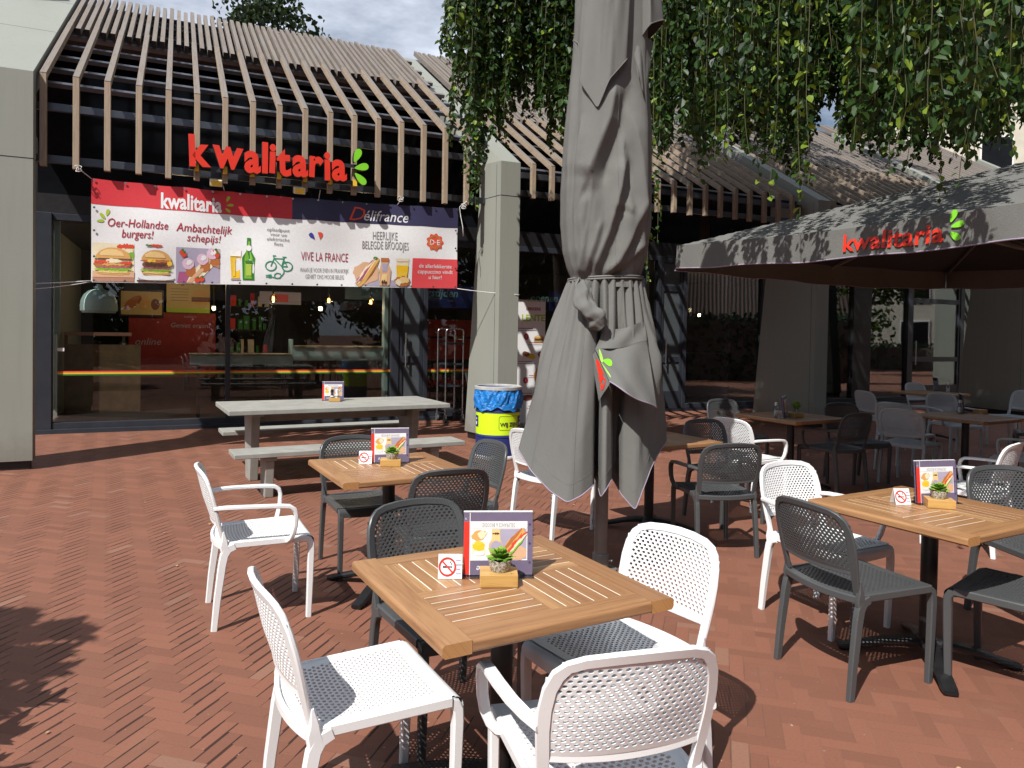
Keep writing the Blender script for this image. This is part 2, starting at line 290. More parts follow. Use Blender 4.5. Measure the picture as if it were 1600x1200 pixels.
class MB:
    def __init__(s): s.v, s.f, s.m, s.uv, s.p = [], [], [], [], []
    def add(s, vs, fs, mat=0, uvs=None, pid=None):
        b = len(s.v); s.v += [tuple(v) for v in vs]; pid = rng.random() if pid is None else pid
        for i, f in enumerate(fs):
            s.f.append(tuple(b + k for k in f)); s.m.append(mat if not isinstance(mat, list) else mat[i]); s.uv.append(uvs[i] if uvs else None); s.p.append(pid)
    def box(s, x0, x1, y0, y1, z0, z1, mat=0, T=None, pid=None):
        vs = [(x, y, z) for x in (x0, x1) for y in (y0, y1) for z in (z0, z1)]
        fs = [(0, 1, 3, 2), (4, 6, 7, 5), (0, 4, 5, 1), (2, 3, 7, 6), (0, 2, 6, 4), (1, 5, 7, 3)]
        d = (x1 - x0, y1 - y0, z1 - z0); L = max(range(3), key=lambda i: d[i]); o1, o2 = rng.random() * 20, rng.random() * 20; uvs = []
        for f in fs:
            ax = [i for i in range(3) if len({round(vs[k][i], 6) for k in f}) > 1]
            if len(ax) < 2: ax = [0, 1]
            u, w = (L, [a for a in ax if a != L][0]) if L in ax else (ax[0], ax[1])
            sc = 1 if L in ax else .05
            uvs.append([(vs[k][u] * sc + o1, vs[k][w] + o2) for k in f])
        if T: vs = [T(*v) for v in vs]
        s.add(vs, fs, mat, uvs, pid)
    def prism(s, poly, a, b, mat=0, axis='x', T=None, sidemats=None, pid=None):
        """polygon in the plane across axis, extruded from a to b; u of the uv follows the outline"""
        n = len(poly); mk = {'x': lambda p, t: (t, p[0], p[1]), 'y': lambda p, t: (p[0], t, p[1]), 'z': lambda p, t: (p[0], p[1], t)}[axis]
        vs = [mk(p, a) for p in poly] + [mk(p, b) for p in poly]
        ln = [0]
        for i in range(n): ln.append(ln[-1] + math.dist(poly[i], poly[(i + 1) % n]))
        o1, o2 = rng.random() * 20, rng.random() * 20
        fs = [tuple(range(n - 1, -1, -1)), tuple(range(n, 2 * n))]; uvs = [[(poly[k][0] + o1 + poly[k][1], poly[k][1] * .3 + o2) for k in range(n - 1, -1, -1)], [(p[0] + o1 + p[1], p[1] * .3 + o2) for p in poly]]
        ms = [mat, mat]
        for i in range(n):
            j = (i + 1) % n; fs.append((i, j, n + j, n + i)); uvs.append([(ln[i] + o1, a + o2), (ln[i + 1] + o1, a + o2), (ln[i + 1] + o1, b + o2), (ln[i] + o1, b + o2)]); ms.append(sidemats[i] if sidemats else mat)
        if T: vs = [T(*v) for v in vs]
        s.add(vs, fs, ms, uvs, pid)
    def sweep(s, path, w, t, lat=(1, 0, 0), mat=0, ch=.25, caps=True):
        """bar of width w (along lat) and thickness t (in the bend plane), chamfered edges; w, t may be lists"""
        P = [Vector(p) for p in path]; n = len(P); lat = Vector(lat).normalized(); rings = []
        for i, p in enumerate(P):
            tg = (P[min(i + 1, n - 1)] - P[max(i - 1, 0)]).normalized(); nn = tg.cross(lat).normalized(); ll = nn.cross(tg).normalized()
            hw = (w[i] if isinstance(w, list) else w) / 2; ht = (t[i] if isinstance(t, list) else t) / 2; c = ch * min(hw, ht) * 2
            pts = [(-hw, -ht + c), (-hw + c, -ht), (hw - c, -ht), (hw, -ht + c), (hw, ht - c), (hw - c, ht), (-hw + c, ht), (-hw, ht - c)]
            rings.append([tuple(p + ll * a + nn * b) for a, b in pts])
        vs = [v for r_ in rings for v in r_]; fs = []
        for i in range(n - 1):
            for k in range(8): a = i * 8 + k; b = i * 8 + (k + 1) % 8; fs.append((a, b, b + 8, a + 8))
        if caps: fs += [tuple(range(7, -1, -1)), tuple((n - 1) * 8 + k for k in range(8))]
        s.add(vs, fs, mat)
    def tube(s, path, r, n=8, mat=0, closed=False, caps=True):
        P = [Vector(p) for p in path]; m = len(P); vs = []; fs = []; up = None
        for i, p in enumerate(P):
            if closed: tg = (P[(i + 1) % m] - P[(i - 1) % m])
            else: tg = P[min(i + 1, m - 1)] - P[max(i - 1, 0)]
            tg.normalize()
            if up is None: up = tg.orthogonal().normalized()
            up = (up - tg * up.dot(tg)); up = up.normalized() if up.length > 1e-6 else tg.orthogonal().normalized()
            b = tg.cross(up); rr = r[i] if isinstance(r, list) else r
            for k in range(n): an = 2 * math.pi * k / n; vs.append(tuple(p + up * math.cos(an) * rr + b * math.sin(an) * rr))
        for i in range(m if closed else m - 1):
            for k in range(n): a = i * n + k; b2 = i * n + (k + 1) % n; c = ((i + 1) % m) * n; fs.append((a, b2, c + (k + 1) % n, c + k))
        if caps and not closed: fs += [tuple(range(n - 1, -1, -1)), tuple((m - 1) * n + k for k in range(n))]
        s.add(vs, fs, mat)
    def lathe(s, prof, n=32, mat=0, c=(0, 0, 0), mats=None, T=None):
        vs = []; fs = []; ms = []
        for r, z in prof:
            for k in range(n): a = 2 * math.pi * k / n; vs.append((c[0] + r * math.cos(a), c[1] + r * math.sin(a), c[2] + z))
        for i in range(len(prof) - 1):
            for k in range(n): fs.append((i * n + k, i * n + (k + 1) % n, (i + 1) * n + (k + 1) % n, (i + 1) * n + k)); ms.append(mats[i] if mats else mat)
        if prof[0][0] > 1e-4: fs.append(tuple(range(n - 1, -1, -1))); ms.append(mats[0] if mats else mat)
        if prof[-1][0] > 1e-4: fs.append(tuple((len(prof) - 1) * n + k for k in range(n))); ms.append(mats[-1] if mats else mat)
        if T: vs = [T(*v) for v in vs]
        s.add(vs, fs, ms)
    def grid(s, fn, nu, nv, mat=0, closed_u=False, thick=0, pid=None, flip=False):
        vs = [tuple(fn(i / (nu if closed_u else nu - 1), j / (nv - 1))) for j in range(nv) for i in range(nu)]; fs = []
        for j in range(nv - 1):
            for i in range(nu if closed_u else nu - 1):
                i2 = (i + 1) % nu; q = (j * nu + i, j * nu + i2, (j + 1) * nu + i2, (j + 1) * nu + i); fs.append(q[::-1] if flip else q)
        s.add(vs, fs, mat, None, pid)
    def poly(s, pts, P, mat=0): s.add([P(*p) for p in pts], [tuple(range(len(pts)))], mat)
    def ell(s, cx, cy, rx, ry, P, mat=0, n=24, rot=0, a0=0, a1=360):
        pts = []
        for k in range(n + 1 if a1 - a0 < 360 else n):
            a = R(a0 + (a1 - a0) * k / n); x, y = rx * math.cos(a), ry * math.sin(a); pts.append((cx + x * math.cos(rot) - y * math.sin(rot), cy + x * math.sin(rot) + y * math.cos(rot)))
        s.poly(pts, P, mat)
    def line2(s, pts, w, P, mat=0, closed=False):
        n = len(pts)
        for i in range(n if closed else n - 1):
            a, b = Vector(pts[i]), Vector(pts[(i + 1) % n]); d = (b - a)
            if d.length < 1e-6: continue
            d.normalize(); q = Vector((-d.y, d.x)) * w / 2; a = a - d * w * .3; b = b + d * w * .3
            s.poly([tuple(a - q), tuple(b - q), tuple(b + q), tuple(a + q)], P, mat)
    def text(s, st, P, mat=0, x=0, y=0, sx=1., sy=None, **kw):
        vs, fs, _ = text_geo(st, **kw); sy = sx if sy is None else sy
        s.add([P(x + v[0] * sx, y + v[1] * sy) for v in vs], fs, mat)
    def textw(s, st, P, mat, x0, x1, y, hgt, **kw):
        '''lettering stretched to lie between x0 and x1, capitals or tall letters hgt high'''
        kw.setdefault('align', 'LEFT'); vs, fs, _ = text_geo(st, **kw); a, b = min(v[0] for v in vs), max(v[0] for v in vs); ref = text_geo('H', **{**kw})[0]; hh = max(v[1] for v in ref); k = (x1 - x0) / (b - a)
        s.add([P(x0 + (v[0] - a) * k, y + v[1] * hgt / hh) for v in vs], fs, mat)
    def build(s, name, mats, parent=None, loc=(0, 0, 0), rz=0., smooth=None, bevel=None, rx=0., solid=None, merge=False, sub=None):
        me = bpy.data.meshes.new(name); me.from_pydata(s.v, [], s.f)
        mats = mats if isinstance(mats, (list, tuple)) else [mats]
        for k in mats: me.materials.append(MT[k] if isinstance(k, str) else k)
        me.polygons.foreach_set('material_index', s.m)
        at = me.attributes.new('pid', 'FLOAT', 'FACE'); at.data.foreach_set('value', s.p)
        if any(u is not None for u in s.uv):
            ul = me.uv_layers.new(name='UVMap'); flat = []
            for f, u in zip(s.f, s.uv):
                for k in range(len(f)): flat += list(u[k]) if u else [0., 0.]
            ul.data.foreach_set('uv', flat)
        me.update()
        if smooth is not None:
            me.polygons.foreach_set('use_smooth', [True] * len(s.f))
            if smooth < 180: me.set_sharp_from_angle(angle=R(smooth))
        o = bpy.data.objects.new(name, me); COL.objects.link(o); o.location = loc; o.rotation_euler = (rx, 0, rz)
        if parent: o.parent = parent
        if bevel: b = o.modifiers.new('bevel', 'BEVEL'); b.width = bevel; b.segments = 2; b.limit_method = 'ANGLE'; b.angle_limit = R(40); b.harden_normals = False
        if solid: b = o.modifiers.new('solid', 'SOLIDIFY'); b.thickness = solid; b.offset = 0
        return o

def tag(o, label, cat, group=None, kind=None):
    o['label'] = label; o['category'] = cat
    if group: o['group'] = group
    if kind: o['kind'] = kind
    return o
def thing(name, label, cat, loc=(0, 0, 0), rz=0., group=None, rx=0):
    o = bpy.data.objects.new(name, None); o.empty_display_size = .2; COL.objects.link(o); o.location = loc; o.rotation_euler = (rx, 0, rz)
    return tag(o, label, cat, group)
def dup(root, loc, rz, label, group=None, mats=None):
    r_ = root.copy(); COL.objects.link(r_); r_.location = loc; r_.rotation_euler = (0, 0, rz); r_['label'] = label
    if group: r_['group'] = group
    for ch in list(root.children):
        c = ch.copy(); COL.objects.link(c); c.parent = r_
        if mats:
            for i, k in enumerate(mats):
                if i < len(c.material_slots): c.material_slots[i].link = 'OBJECT'; c.material_slots[i].material = MT[k]
        for g2 in list(ch.children):
            d = g2.copy(); COL.objects.link(d); d.parent = c
    return r_

AZ = .4293; CA, SA = math.cos(AZ), math.sin(AZ)
def sn(s, n, z=0.): return (s * CA - n * SA, s * SA + n * CA, z)

# ------------------------------------------------------------------ ground
g_ = MB(); g_.grid(lambda u, v: (-140 + 280 * u, -140 + 280 * v, 0), 57, 57)
gr = g_.build('ground', 'paving'); tag(gr, 'red brown clay pavers laid in herringbone across the terrace', 'ground', kind='structure')
# ------------------------------------------------------------------ the restaurant building (s along the front, n into the building)
BO = (4.0, 11.0)
bld = thing('restaurant_building', 'low restaurant with battened roof, grey fins and dark glass front', 'building', sn(BO[0], BO[1]), AZ)
def bmb():
    return MB()
def bput(mb, name, mats, smooth=None, bevel=None, parent=None, label=None):
    mb.v = [(x - BO[0], y - BO[1], z) for x, y, z in mb.v]
    o = mb.build(name, mats, parent or bld, smooth=smooth, bevel=bevel)
    if label: o['label'] = label
    return o
SL = .609; SLA = math.atan(SL)
def roofz(n): return 4.38 + (n - 9.6) * SL
# fins
for (a, b, zf) in ((-2.75, -1.425, 4.32), (4.10, 4.40, 3.98), (10.12, 10.42, 3.98), (16.10, 16.40, 3.98), (22.1, 22.4, 3.98)):
    m = bmb(); r2 = zf + (14.6 - 9.42) * SL
    nb0, nb1, sk = (10.27, 9.96, .16) if a < 9 else (10.9, 10.55, 0.)
    if a < 0: nb0, nb1, sk = 9.60, 9.60, 0.
    T = lambda x, y, z, a=a, sk=sk: (x - sk * max(0, min(1, (y - 9.42) / .85)) if (abs(x - a) < .05 and y < 11.5 and z < 4.6) else x, y, z)
    body = [(9.42, .10), (9.42, zf), (14.6, r2), (14.6, r2 - .4), (nb1, zf + (nb1 - 9.42) * SL - .30), (nb1, 3.53), (nb0, .10)]
    m.prism(body, a, b, 0, 'x', T=T)
    m.prism([(9.46, 0), (9.46, .10), (nb0 - .03, .10), (nb0 - .03, 0)], a + .03, b - .03, 1, 'x', T=T)
    for zj in (3.50 if zf < 4 else 3.38,):
        nb = nb1 + (nb0 - nb1) * (3.53 - zj) / 3.43
        m.box(a - .002, b + .002, 9.417, nb + .003, zj, zj + .007, 1, T=T)
    m.box(b - .005 if a > 0 else a, b + .0015, 9.45, 9.456, .1, zf - .05, 1) if False else None
    m.box(a - .0015, a, 9.520, 9.526, .1, zf - .03, 1, T=T)
    for q in (.33, .66):
        nn = 9.42 + 5.1 * q; zz = zf + (nn - 9.42) * SL
        m.prism([(nn, zz + .001), (nn + .008, zz + .006), (nn + .008, zz + .002 - .01), (nn, zz - .01)], a - .001, b + .001, 1, 'x')
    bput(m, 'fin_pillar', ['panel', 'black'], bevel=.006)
# battens: each long one cranked over the eaves
BAYS = ((-1.36, 17), (4.70, 17), (10.72, 17), (16.7, 17))
for s0, cnt in BAYS[:3]:
    ZK, ZB, RE = (4.38, 3.35, 13.9) if s0 < 0 else (4.04, 3.535, 15.6); roofz = lambda n, ZK=ZK: ZK + (n - 9.6) * SL
    for k in range(cnt):
        s = s0 + .314 * k + rng.uniform(-.004, .004); m = bmb(); zb = ZB + rng.uniform(-.015, .01)
        out = [(9.6, zb), (9.6, ZK), (11.95, roofz(11.95)), (11.99, roofz(11.95) - .072), (9.672, ZK - .045), (9.672, zb)]
        m.prism(out, s - .032, s + .032, 0, 'x', sidemats=[0, 1, 1, 0, 0, 0])
        # butt joint at the crank
        m.box(s - .0325, s + .0325, 9.598, 9.606, ZK - .008, ZK - .001, 2)
        bput(m, 'batten', ['batten', 'battengrey', 'black'], bevel=.003)
# roof laths above
for s0, cnt in BAYS:
    ZK, ZB, RE = (4.38, 3.35, 13.9) if s0 < 0 else (4.04, 3.535, 15.6); roofz = lambda n, ZK=ZK: ZK + (n - 9.6) * SL
    m = bmb(); n_l = int((cnt - 1) * 3) + 2
    for k in range(n_l):
        s = s0 + .1047 * k + rng.uniform(-.004, .004)
        st = 11.95 if k % 3 == 0 else 11.72 + rng.uniform(-.02, .02)
        e = RE + rng.uniform(-.03, .05); off = 0 if k % 3 == 0 else -.015
        z0, z1 = roofz(st) + off, roofz(e) + off; dx, dz = .048, -.078
        m.prism([(st, z0), (e, z1), (e + dx, z1 + dz), (st + dx, z0 + dz)], s - .029, s + .029, 0, 'x', sidemats=[0, 0, 0, 1])
    bput(m, 'roof_laths', ['battengrey', 'black'])
# purlins, deck and rails
for a, b in ((-1.85, 4.10), (4.40, 10.12), (10.42, 16.1), (16.4, 22.1)):
    ZK, ZB, RE = (4.38, 3.35, 13.9) if a < 0 else (4.04, 3.535, 15.6); roofz = lambda n, ZK=ZK: ZK + (n - 9.6) * SL
    m = bmb()
    for nn in (11.85, 12.5, 13.15, 13.8):
        z = roofz(nn) - .17; m.prism([(nn, z), (nn + .09, z + .055), (nn + .12, z + .005), (nn + .03, z - .05)], a, b, 0, 'x')
    bput(m, 'purlin_set', 'purlin')
    m = bmb()
    m.prism([(12.0, roofz(12.0) - .27), (RE + .4, roofz(RE + .4) - .27), (RE + .4, roofz(RE + .4) - .36), (12.06, roofz(12.0) - .36)], a, b, 0, 'x')
    bput(m, 'roof_deck', 'deck')
    for q in (.06, .30, .54, .78):
        m = bmb(); nn = 9.78 + 2.2 * q; z = roofz(nn) - .21; m.prism([(nn, z), (nn + .075, z + .045), (nn + .10, z), (nn + .025, z - .045)], a, b, 0, 'x'); bput(m, 'louvre_rail', 'rail')
    for z in ((3.43, 4.02) if a < 0 else (3.60, 3.86)):
        m = bmb(); m.box(a, b, 9.80, 9.86, z, z + .085); bput(m, 'cross_beam', 'rail', bevel=.004)
    m = bmb(); m.box(a, b, 12.55, 12.68, 3.22, 3.50); bput(m, 'lintel', 'black')
    m = bmb(); m.box(a, b, 12.60, 12.63, 3.50, roofz(12.6) - .30); bput(m, 'upper_glazing', 'darkglass')
roofz = lambda n: 4.04 + (n - 9.6) * SL
m = bmb(); m.prism([(14.3, roofz(14.3) - .3), (14.3, roofz(14.3) - .4), (20.5, 3.3), (20.5, 3.4)], -1.85, 22.4, 0, 'x'); bput(m, 'rear_roof', 'deck')
# interior shell
m = bmb(); m.box(-1.85, 22.4, 12.45, 20.5, .002, .03); bput(m, 'interior_floor', 'intfloor')
m = bmb(); m.box(-1.85, 22.4, 18.0, 18.2, .03, 3.3); bput(m, 'interior_wall', 'intwall')
m = bmb(); m.box(-1.85, 22.4, 12.70, 18.0, 3.2, 3.24); bput(m, 'ceiling', 'intwall')
m = bmb(); m.box(-2.05, -1.852, 14.6, 20.5, 0, 7.2); bput(m, 'end_wall', 'panel')
m = bmb(); m.box(22.402, 22.6, 11.3, 20.5, 0, 4.0); bput(m, 'end_wall', 'panel')
m = bmb(); m.box(-1.90, -1.88, 12.69, 14.6, .15, 3.12); bput(m, 'side_pane', 'glass')
m = bmb(); m.box(-1.95, -1.85, 12.69, 14.6, 3.2, 7.0); bput(m, 'side_panel', 'black')
# shop front: posts, panes, doors
posts = [(-1.88, -1.66), (.71, .78), (3.41, 3.55), (4.0, 4.08), (5.28, 5.38), (7.0, 7.1), (8.55, 8.72), (9.04, 9.12), (9.69, 9.78), (11.85, 12.0), (13.7, 13.86), (14.69, 15.3), (16.6, 16.75), (18.6, 18.75), (20.4, 20.6), (22.0, 22.1)]
for i, (a, b) in enumerate(posts):
    m = bmb(); m.box(a, b, 12.5 if i == 0 else 12.53, 12.68, .03, 3.22); bput(m, 'window_post', 'black' if i == 11 else 'darkframe', bevel=.006)  # one far post coloured black to stand for the shade on it
for i in range(len(posts) - 1):
    a, b = posts[i][1], posts[i + 1][0]
    if i in (2, 7, 12):
        m = bmb(); w = .07
        m.box(a + .004, a + w, 12.55, 12.62, .04, 3.2); m.box(b - w, b - .004, 12.55, 12.62, .04, 3.2)
        for z0, z1 in ((.04, .42), (1.02, 1.14), (2.5, 2.62), (3.08, 3.2)): m.box(a + w, b - w, 12.552, 12.618, z0, z1)
        d = bput(m, 'door', 'darkframe', bevel=.004)
        m = bmb()
        if i == 12: m.box(a + w, b - w, 12.58, 12.588, .42, 3.08, 0)
        else:
            m.box(a + w, b - w, 12.575, 12.59, .42, 3.08, 0)
        bput(m, 'door_panel', 'glass' if i == 12 else simple('grey_door_infill_%d' % i, (.075, .088, .096), .3, 0, .1, 3), parent=d)
        m = bmb(); m.tube([(a + .12, 12.50, .95), (a + .12, 12.50, 1.55)], .014, 10); m.tube([(a + .12, 12.50, 1.02), (a + .12, 12.56, 1.02)], .009, 8); m.tube([(a + .12, 12.50, 1.48), (a + .12, 12.56, 1.48)], .009, 8); bput(m, 'handle', 'steel', smooth=40, parent=d)
        continue
    m = bmb(); m.box(a, b, 12.54, 12.67, 3.12, 3.22); bput(m, 'window_head', 'darkframe', bevel=.005); m = bmb(); m.box(a, b, 12.52, 12.68, .03, .15); f = bput(m, 'window_sill', 'darkframe', bevel=.005)
    m = bmb(); m.box(a, b, 12.60, 12.606, .15, 3.12); bput(m, 'window_pane', 'glass', parent=f)
    if i in (0, 1, 3):
        m = bmb(); zz = .84
        for k, q in enumerate((2, 1, 0)): m.box(a + (.06 if i == 0 else 0), b, 12.594, 12.598, zz + .022 * k, zz + .022 * k + .0215, q)
        bput(m, 'safety_stripe', ['p_hotred', 'p_cheese', 'p_green'], parent=f)
m = bmb(); m.box(-1.9, 22.4, 12.42, 12.52, 0, .06); bput(m, 'plinth', 'darkframe')
# sticker and the opening-hours lettering in the far window
m = bmb(); m.box(-1.60, -1.51, 12.592, 12.597, 1.20, 1.25, 0); bput(m, 'window_sticker', 'p_white')
m = bmb(); m.box(3.98, 5.0, 12.70, 12.72, 2.02, 2.42, 0); P = lambda x, y: (x, 12.695, y); m.text('openingstijden', P, 1, 4.70, 2.22, size=.20, align='RIGHT', shear=.2, bold=.004); bput(m, 'opening_hours_board', ['p_bluebin', 'p_teal'])
m = bmb(); m.box(6.6, 7.6, 12.70, 12.72, 2.02, 2.42, 0); P = lambda x, y: (x, 12.695, y); m.text('openen', P, 1, 6.78, 2.2, size=.20, align='RIGHT', shear=.2, bold=.004); bput(m, 'opening_hours_board', ['p_bluebin', 'p_teal'])

for s_, n_, z_, w_ in ((1.6, 14.0, 2.0, 9), (3.2, 14.2, 2.0, 9), (0.0, 15.6, 2.5, 14), (10.8, 16.5, 2.3, 2), (13.0, 16.5, 2.3, 2)):
    pl_ = bpy.data.lights.new('bulb_light', 'POINT'); pl_.energy = w_; pl_.color = (1.0, .72, .42); pl_.shadow_soft_size = .06; po_ = bpy.data.objects.new('bulb_light', pl_); COL.objects.link(po_); po_.location = sn(s_, n_, z_)
# ------------------------------------------------------------------ inside the restaurant
def inb(name, label, cat, s, n, z=.03, group=None): return thing(name, label, cat, sn(s, n, z), AZ, group)
ct = inb('bar_counter', 'mint green stepped bar counter with pale oak edge behind the shop window', 'counter', 1.8, 12.98)
m = MB(); m.box(0, 1.58, -.12, .25, 1.02, 1.235, 0); m.box(-1.60, -.03, -.12, .25, .95, 1.10, 0); m.box(-.03, 0, -.12, .25, .95, 1.38, 0); m.build('front', 'mint', ct, bevel=.004)
m = MB(); m.box(0, 1.6, -.15, .35, 1.237, 1.268, 0); m.box(-1.62, -.032, -.15, .35, 1.102, 1.13, 0); m.build('worktop', 'tan', ct, bevel=.004)
m = MB()
for x in (-1.5, -.1, 1.5): m.box(x, x + .05, .0, .05, 0, .95 if x < 0 else 1.02)
m.build('leg', 'black', ct)
jb = inb('door_jamb', 'mint green upright jamb at the end of the bar counter', 'jamb', 3.42, 12.78); m = MB(); m.box(-.07, 0, 0, .16, 0, 3.1); m.build('upright', 'mint', jb)
jb = inb('door_jamb', 'mint green upright jamb inside the window behind the folded parasol', 'jamb', 8.88, 12.80); m = MB(); m.box(-.16, .12, 0, .16, 0, 3.1); m.build('upright', 'mint', jb)
jb = inb('door_jamb', 'narrow mint green jamb at the left end of the shop window', 'jamb', -1.62, 12.70); m = MB(); m.box(-.03, .04, 0, .05, 1.42, 3.1); m.build('upright', 'mint', jb)
pt = inb('wooden_partition', 'brown oak partition with a lit top rail at the left of the dining room', 'partition', -1.6, 15.0)
m = MB(); m.box(-.2, 1.0, 0, .06, 0, 1.22); m.build('panel', 'oak', pt); m = MB(); m.box(-.2, .85, -.06, .12, 1.38, 1.44); m.build('rail', 'p_wood', pt)
m = MB(); m.box(-.2, -.15, 0, .06, 1.22, 1.38); m.box(.7, .75, 0, .06, 1.22, 1.38); m.build('rail_post', 'oak', pt)
# red wall with posters
rw = inb('wall_poster', 'deep red wall poster with thin white lettering below the framed picture', 'poster', -.9, 17.0)
m = MB(); m.box(0, 1.66, 0, .03, .5, 1.86); m.build('panel', 'redwall', rw)
m = MB(); P = lambda x, y: (x, -.004, y); m.text('Geniet ervan!', P, 0, 1.16, 1.55, size=.14, shear=.2); m.text('online', P, 0, .35, 1.18, size=.2, shear=.25); m.text('kwalitaria', P, 0, 1.16, 1.76, size=.06); m.build('lettering', 'p_lilac', rw)
bp = inb('burger_poster', 'yellowed burger poster with a lime strip to the right of the framed picture', 'poster', -.2, 16.96)
m = MB(); m.box(0, .84, 0, .02, 1.9, 2.62, 0); m.box(0, .84, -.003, .02, 1.865, 1.96, 1); P = lambda x, y: (x, -.006, y)
m.text('burgers', P, 2, .3, 2.46, size=.15, shear=.2)
for k in range(5): m.line2([(.08, 2.36 - .06 * k), (.42, 2.36 - .06 * k)], .008, P, 2)
m.ell(.66, 2.22, .17, .12, P, 3, a0=0, a1=180); m.poly([(.48, 2.1), (.84, 2.1), (.84, 2.2), (.48, 2.2)], P, 4); m.ell(.66, 2.1, .16, .06, P, 3, a0=180, a1=360); m.build('sheet', ['p_poster', 'p_lime', 'p_darkbrown', 'p_bun', 'p_patty'], bp)
fp = inb('framed_picture', 'framed picture of filled rolls on a pale ground in a black frame', 'picture', -1.07, 16.95)
m = MB(); m.box(.03, .79, 0, .02, 1.80, 2.28, 0); P = lambda x, y: (x, -.003, y); m.ell(.25, 2.05, .20, .09, P, 1, rot=.7); m.ell(.45, 2.05, .10, .16, P, 2); m.ell(.66, 2.02, .08, .12, P, 3); m.build('print', ['p_poster', 'p_chicken', 'p_bun', 'p_patty'], fp)
m = MB(); m.box(0, .82, -.01, .03, 1.76, 1.80); m.box(0, .82, -.01, .03, 2.28, 2.32); m.box(0, .03, -.01, .03, 1.80, 2.28); m.box(.79, .82, -.01, .03, 1.80, 2.28); m.build('frame', 'black', fp)
# pendant lamps
pl = inb('pendant_lamp', 'mint green domed pendant lamp hanging behind the left window', 'lamp', -1.12, 13.25, 0)
m = MB(); m.lathe([(.26, 1.82), (.262, 1.90), (.25, 1.99), (.215, 2.07), (.15, 2.135), (.06, 2.165), (.045, 2.21), (.03, 2.24)], 40); m.lathe([(.235, 1.79), (.24, 1.82), (.255, 1.83)], 40); m.build('shade', 'mint', pl, smooth=50)
m = MB(); m.tube([(0, 0, 2.24), (0, 0, 3.2)], .008, 6); m.build('cord', 'black', pl)
m = MB(); m.lathe([(.0, 1.86), (.05, 1.87), (.06, 1.93), (.03, 2.0)], 16); m.build('bulb', 'p_white', pl, smooth=60)
for s, n, lb in ((1.6, 14.0, 'filament bulb pendant left of the other two above the bar counter'), (2.6, 14.0, 'filament bulb pendant between the other two above the bar counter'), (3.4, 14.0, 'filament bulb pendant nearest the mint jamb, above the bar counter')):
    b = inb('bulb_pendant', lb, 'lamp', s, n, 0, 'filament bulb pendants over the counter')
    m = MB(); m.lathe([(.0, 2.06), (.045, 2.075), (.07, 2.12), (.055, 2.17), (.025, 2.21), (.02, 2.24)], 20); m.build('globe', 'lampglass', b, smooth=60)
    m = MB()
    for a in range(5): t = a * 1.256; m.tube([(.018 * math.cos(t), .018 * math.sin(t), 2.09), (.018 * math.cos(t + .3), .018 * math.sin(t + .3), 2.17)], .0035, 5)
    m.build('filament', 'warmglow', b)
    m = MB(); m.tube([(0, 0, 2.24), (0, 0, 3.2)], .006, 6); m.lathe([(.022, 2.23), (.022, 2.29), (.008, 2.31)], 12); m.build('cord', 'black', b)
for s, n, z, lb in ((.7, 16.5, 1.95, 'small warm ceiling spot beside the burger poster'), (2.62, 15, 1.96, 'small warm spot under the middle bulb pendant'), (10.3, 16, 2.05, 'leftmost of three warm spots behind the window under the tree'), (12.0, 16, 2.1, 'middle of three warm spots behind the window under the tree'), (12.9, 16, 2.1, 'rightmost of three warm spots behind the window under the tree')):
    b = inb('spotlight', lb, 'lamp', s, n, 0, 'warm spotlights inside'); m = MB(); m.lathe([(0, z), (.03, z + .01), (.035, z + .05), (.03, z + .08)], 14); m.build('lens', 'warmspot', b, smooth=60); m = MB(); m.tube([(0, 0, z + .08), (0, 0, 3.2)], .006, 6); m.build('cord', 'black', b)
# shelving rack behind
sh = inb('shelf_rack', 'black shelf rack with small goods between poster and counter', 'shelf', .95, 16.6)
m = MB()
for x in (0, .9): m.box(x, x + .04, 0, .04, 0, 2.3); m.box(x, x + .04, .4, .44, 0, 2.3)
for z in (.5, 1.0, 1.5, 2.0): m.box(0, .94, 0, .44, z, z + .025)
m.build('frame', 'black', sh)
m = MB()
for z in (1.03, 1.53, 2.03):
    x = .08
    while x < .8: w = rng.uniform(.05, .12); m.box(x, x + w, .05, .25, z, z + rng.uniform(.1, .3), rng.randrange(3)); x += w + rng.uniform(.02, .1)
m.build('goods', ['p_menured', 'p_cream', 'p_green'], sh)
bk = inb('back_counter', 'long dark service counter with stacked goods at the back of the dining room', 'counter', 4.3, 15.2)
m = MB(); m.box(-1.2, 9.0, 0, .6, 0, 1.1); m.build('body', 'intwall', bk); m = MB()
for k in range(34):
    x = -1.0 + rng.random() * 9.6; w = rng.uniform(.1, .3); m.box(x, x + w, .08, .3, 1.1, 1.1 + rng.uniform(.1, .45), rng.randrange(5))
m.build('goods', ['p_menured', 'p_cream', 'p_wood', 'p_navy', 'p_black'], bk)
rp = inb('red_display', 'red display front with black letters behind the trolley window', 'display', 4.2, 13.3)
m = MB(); m.box(0, 1.1, 0, .05, 1.02, 1.42); m.box(0, 1.1, 0, .05, 1.46, 1.78); m.build('panel', 'p_hotred', rp); m = MB(); P = lambda x, y: (x, -.006, y); m.text('kwalitaria', P, 0, .55, .5, size=.26, bold=.008); m.build('lettering', 'p_hotred', rp)
m = MB(); m.box(-.05, 1.15, .01, .06, .35, .9); m.build('backing', 'black', rp)
bl = inb('menu_screen', 'blue grey menu board high behind the counter', 'menu board', 3.2, 15.4)
m = MB(); m.box(0, 1.5, 0, .05, 2.2, 2.9); m.build('panel', simple('slate_blue_board', (.08, .14, .18), .4), bl); m = MB(); m.box(-1.7, -.9, 0, .04, 2.05, 2.3, 0); m.box(-1.45, -1.15, -.004, 0, 2.1, 2.25, 1); m.build('price_strip', ['p_lilac', 'p_coral'], bl)

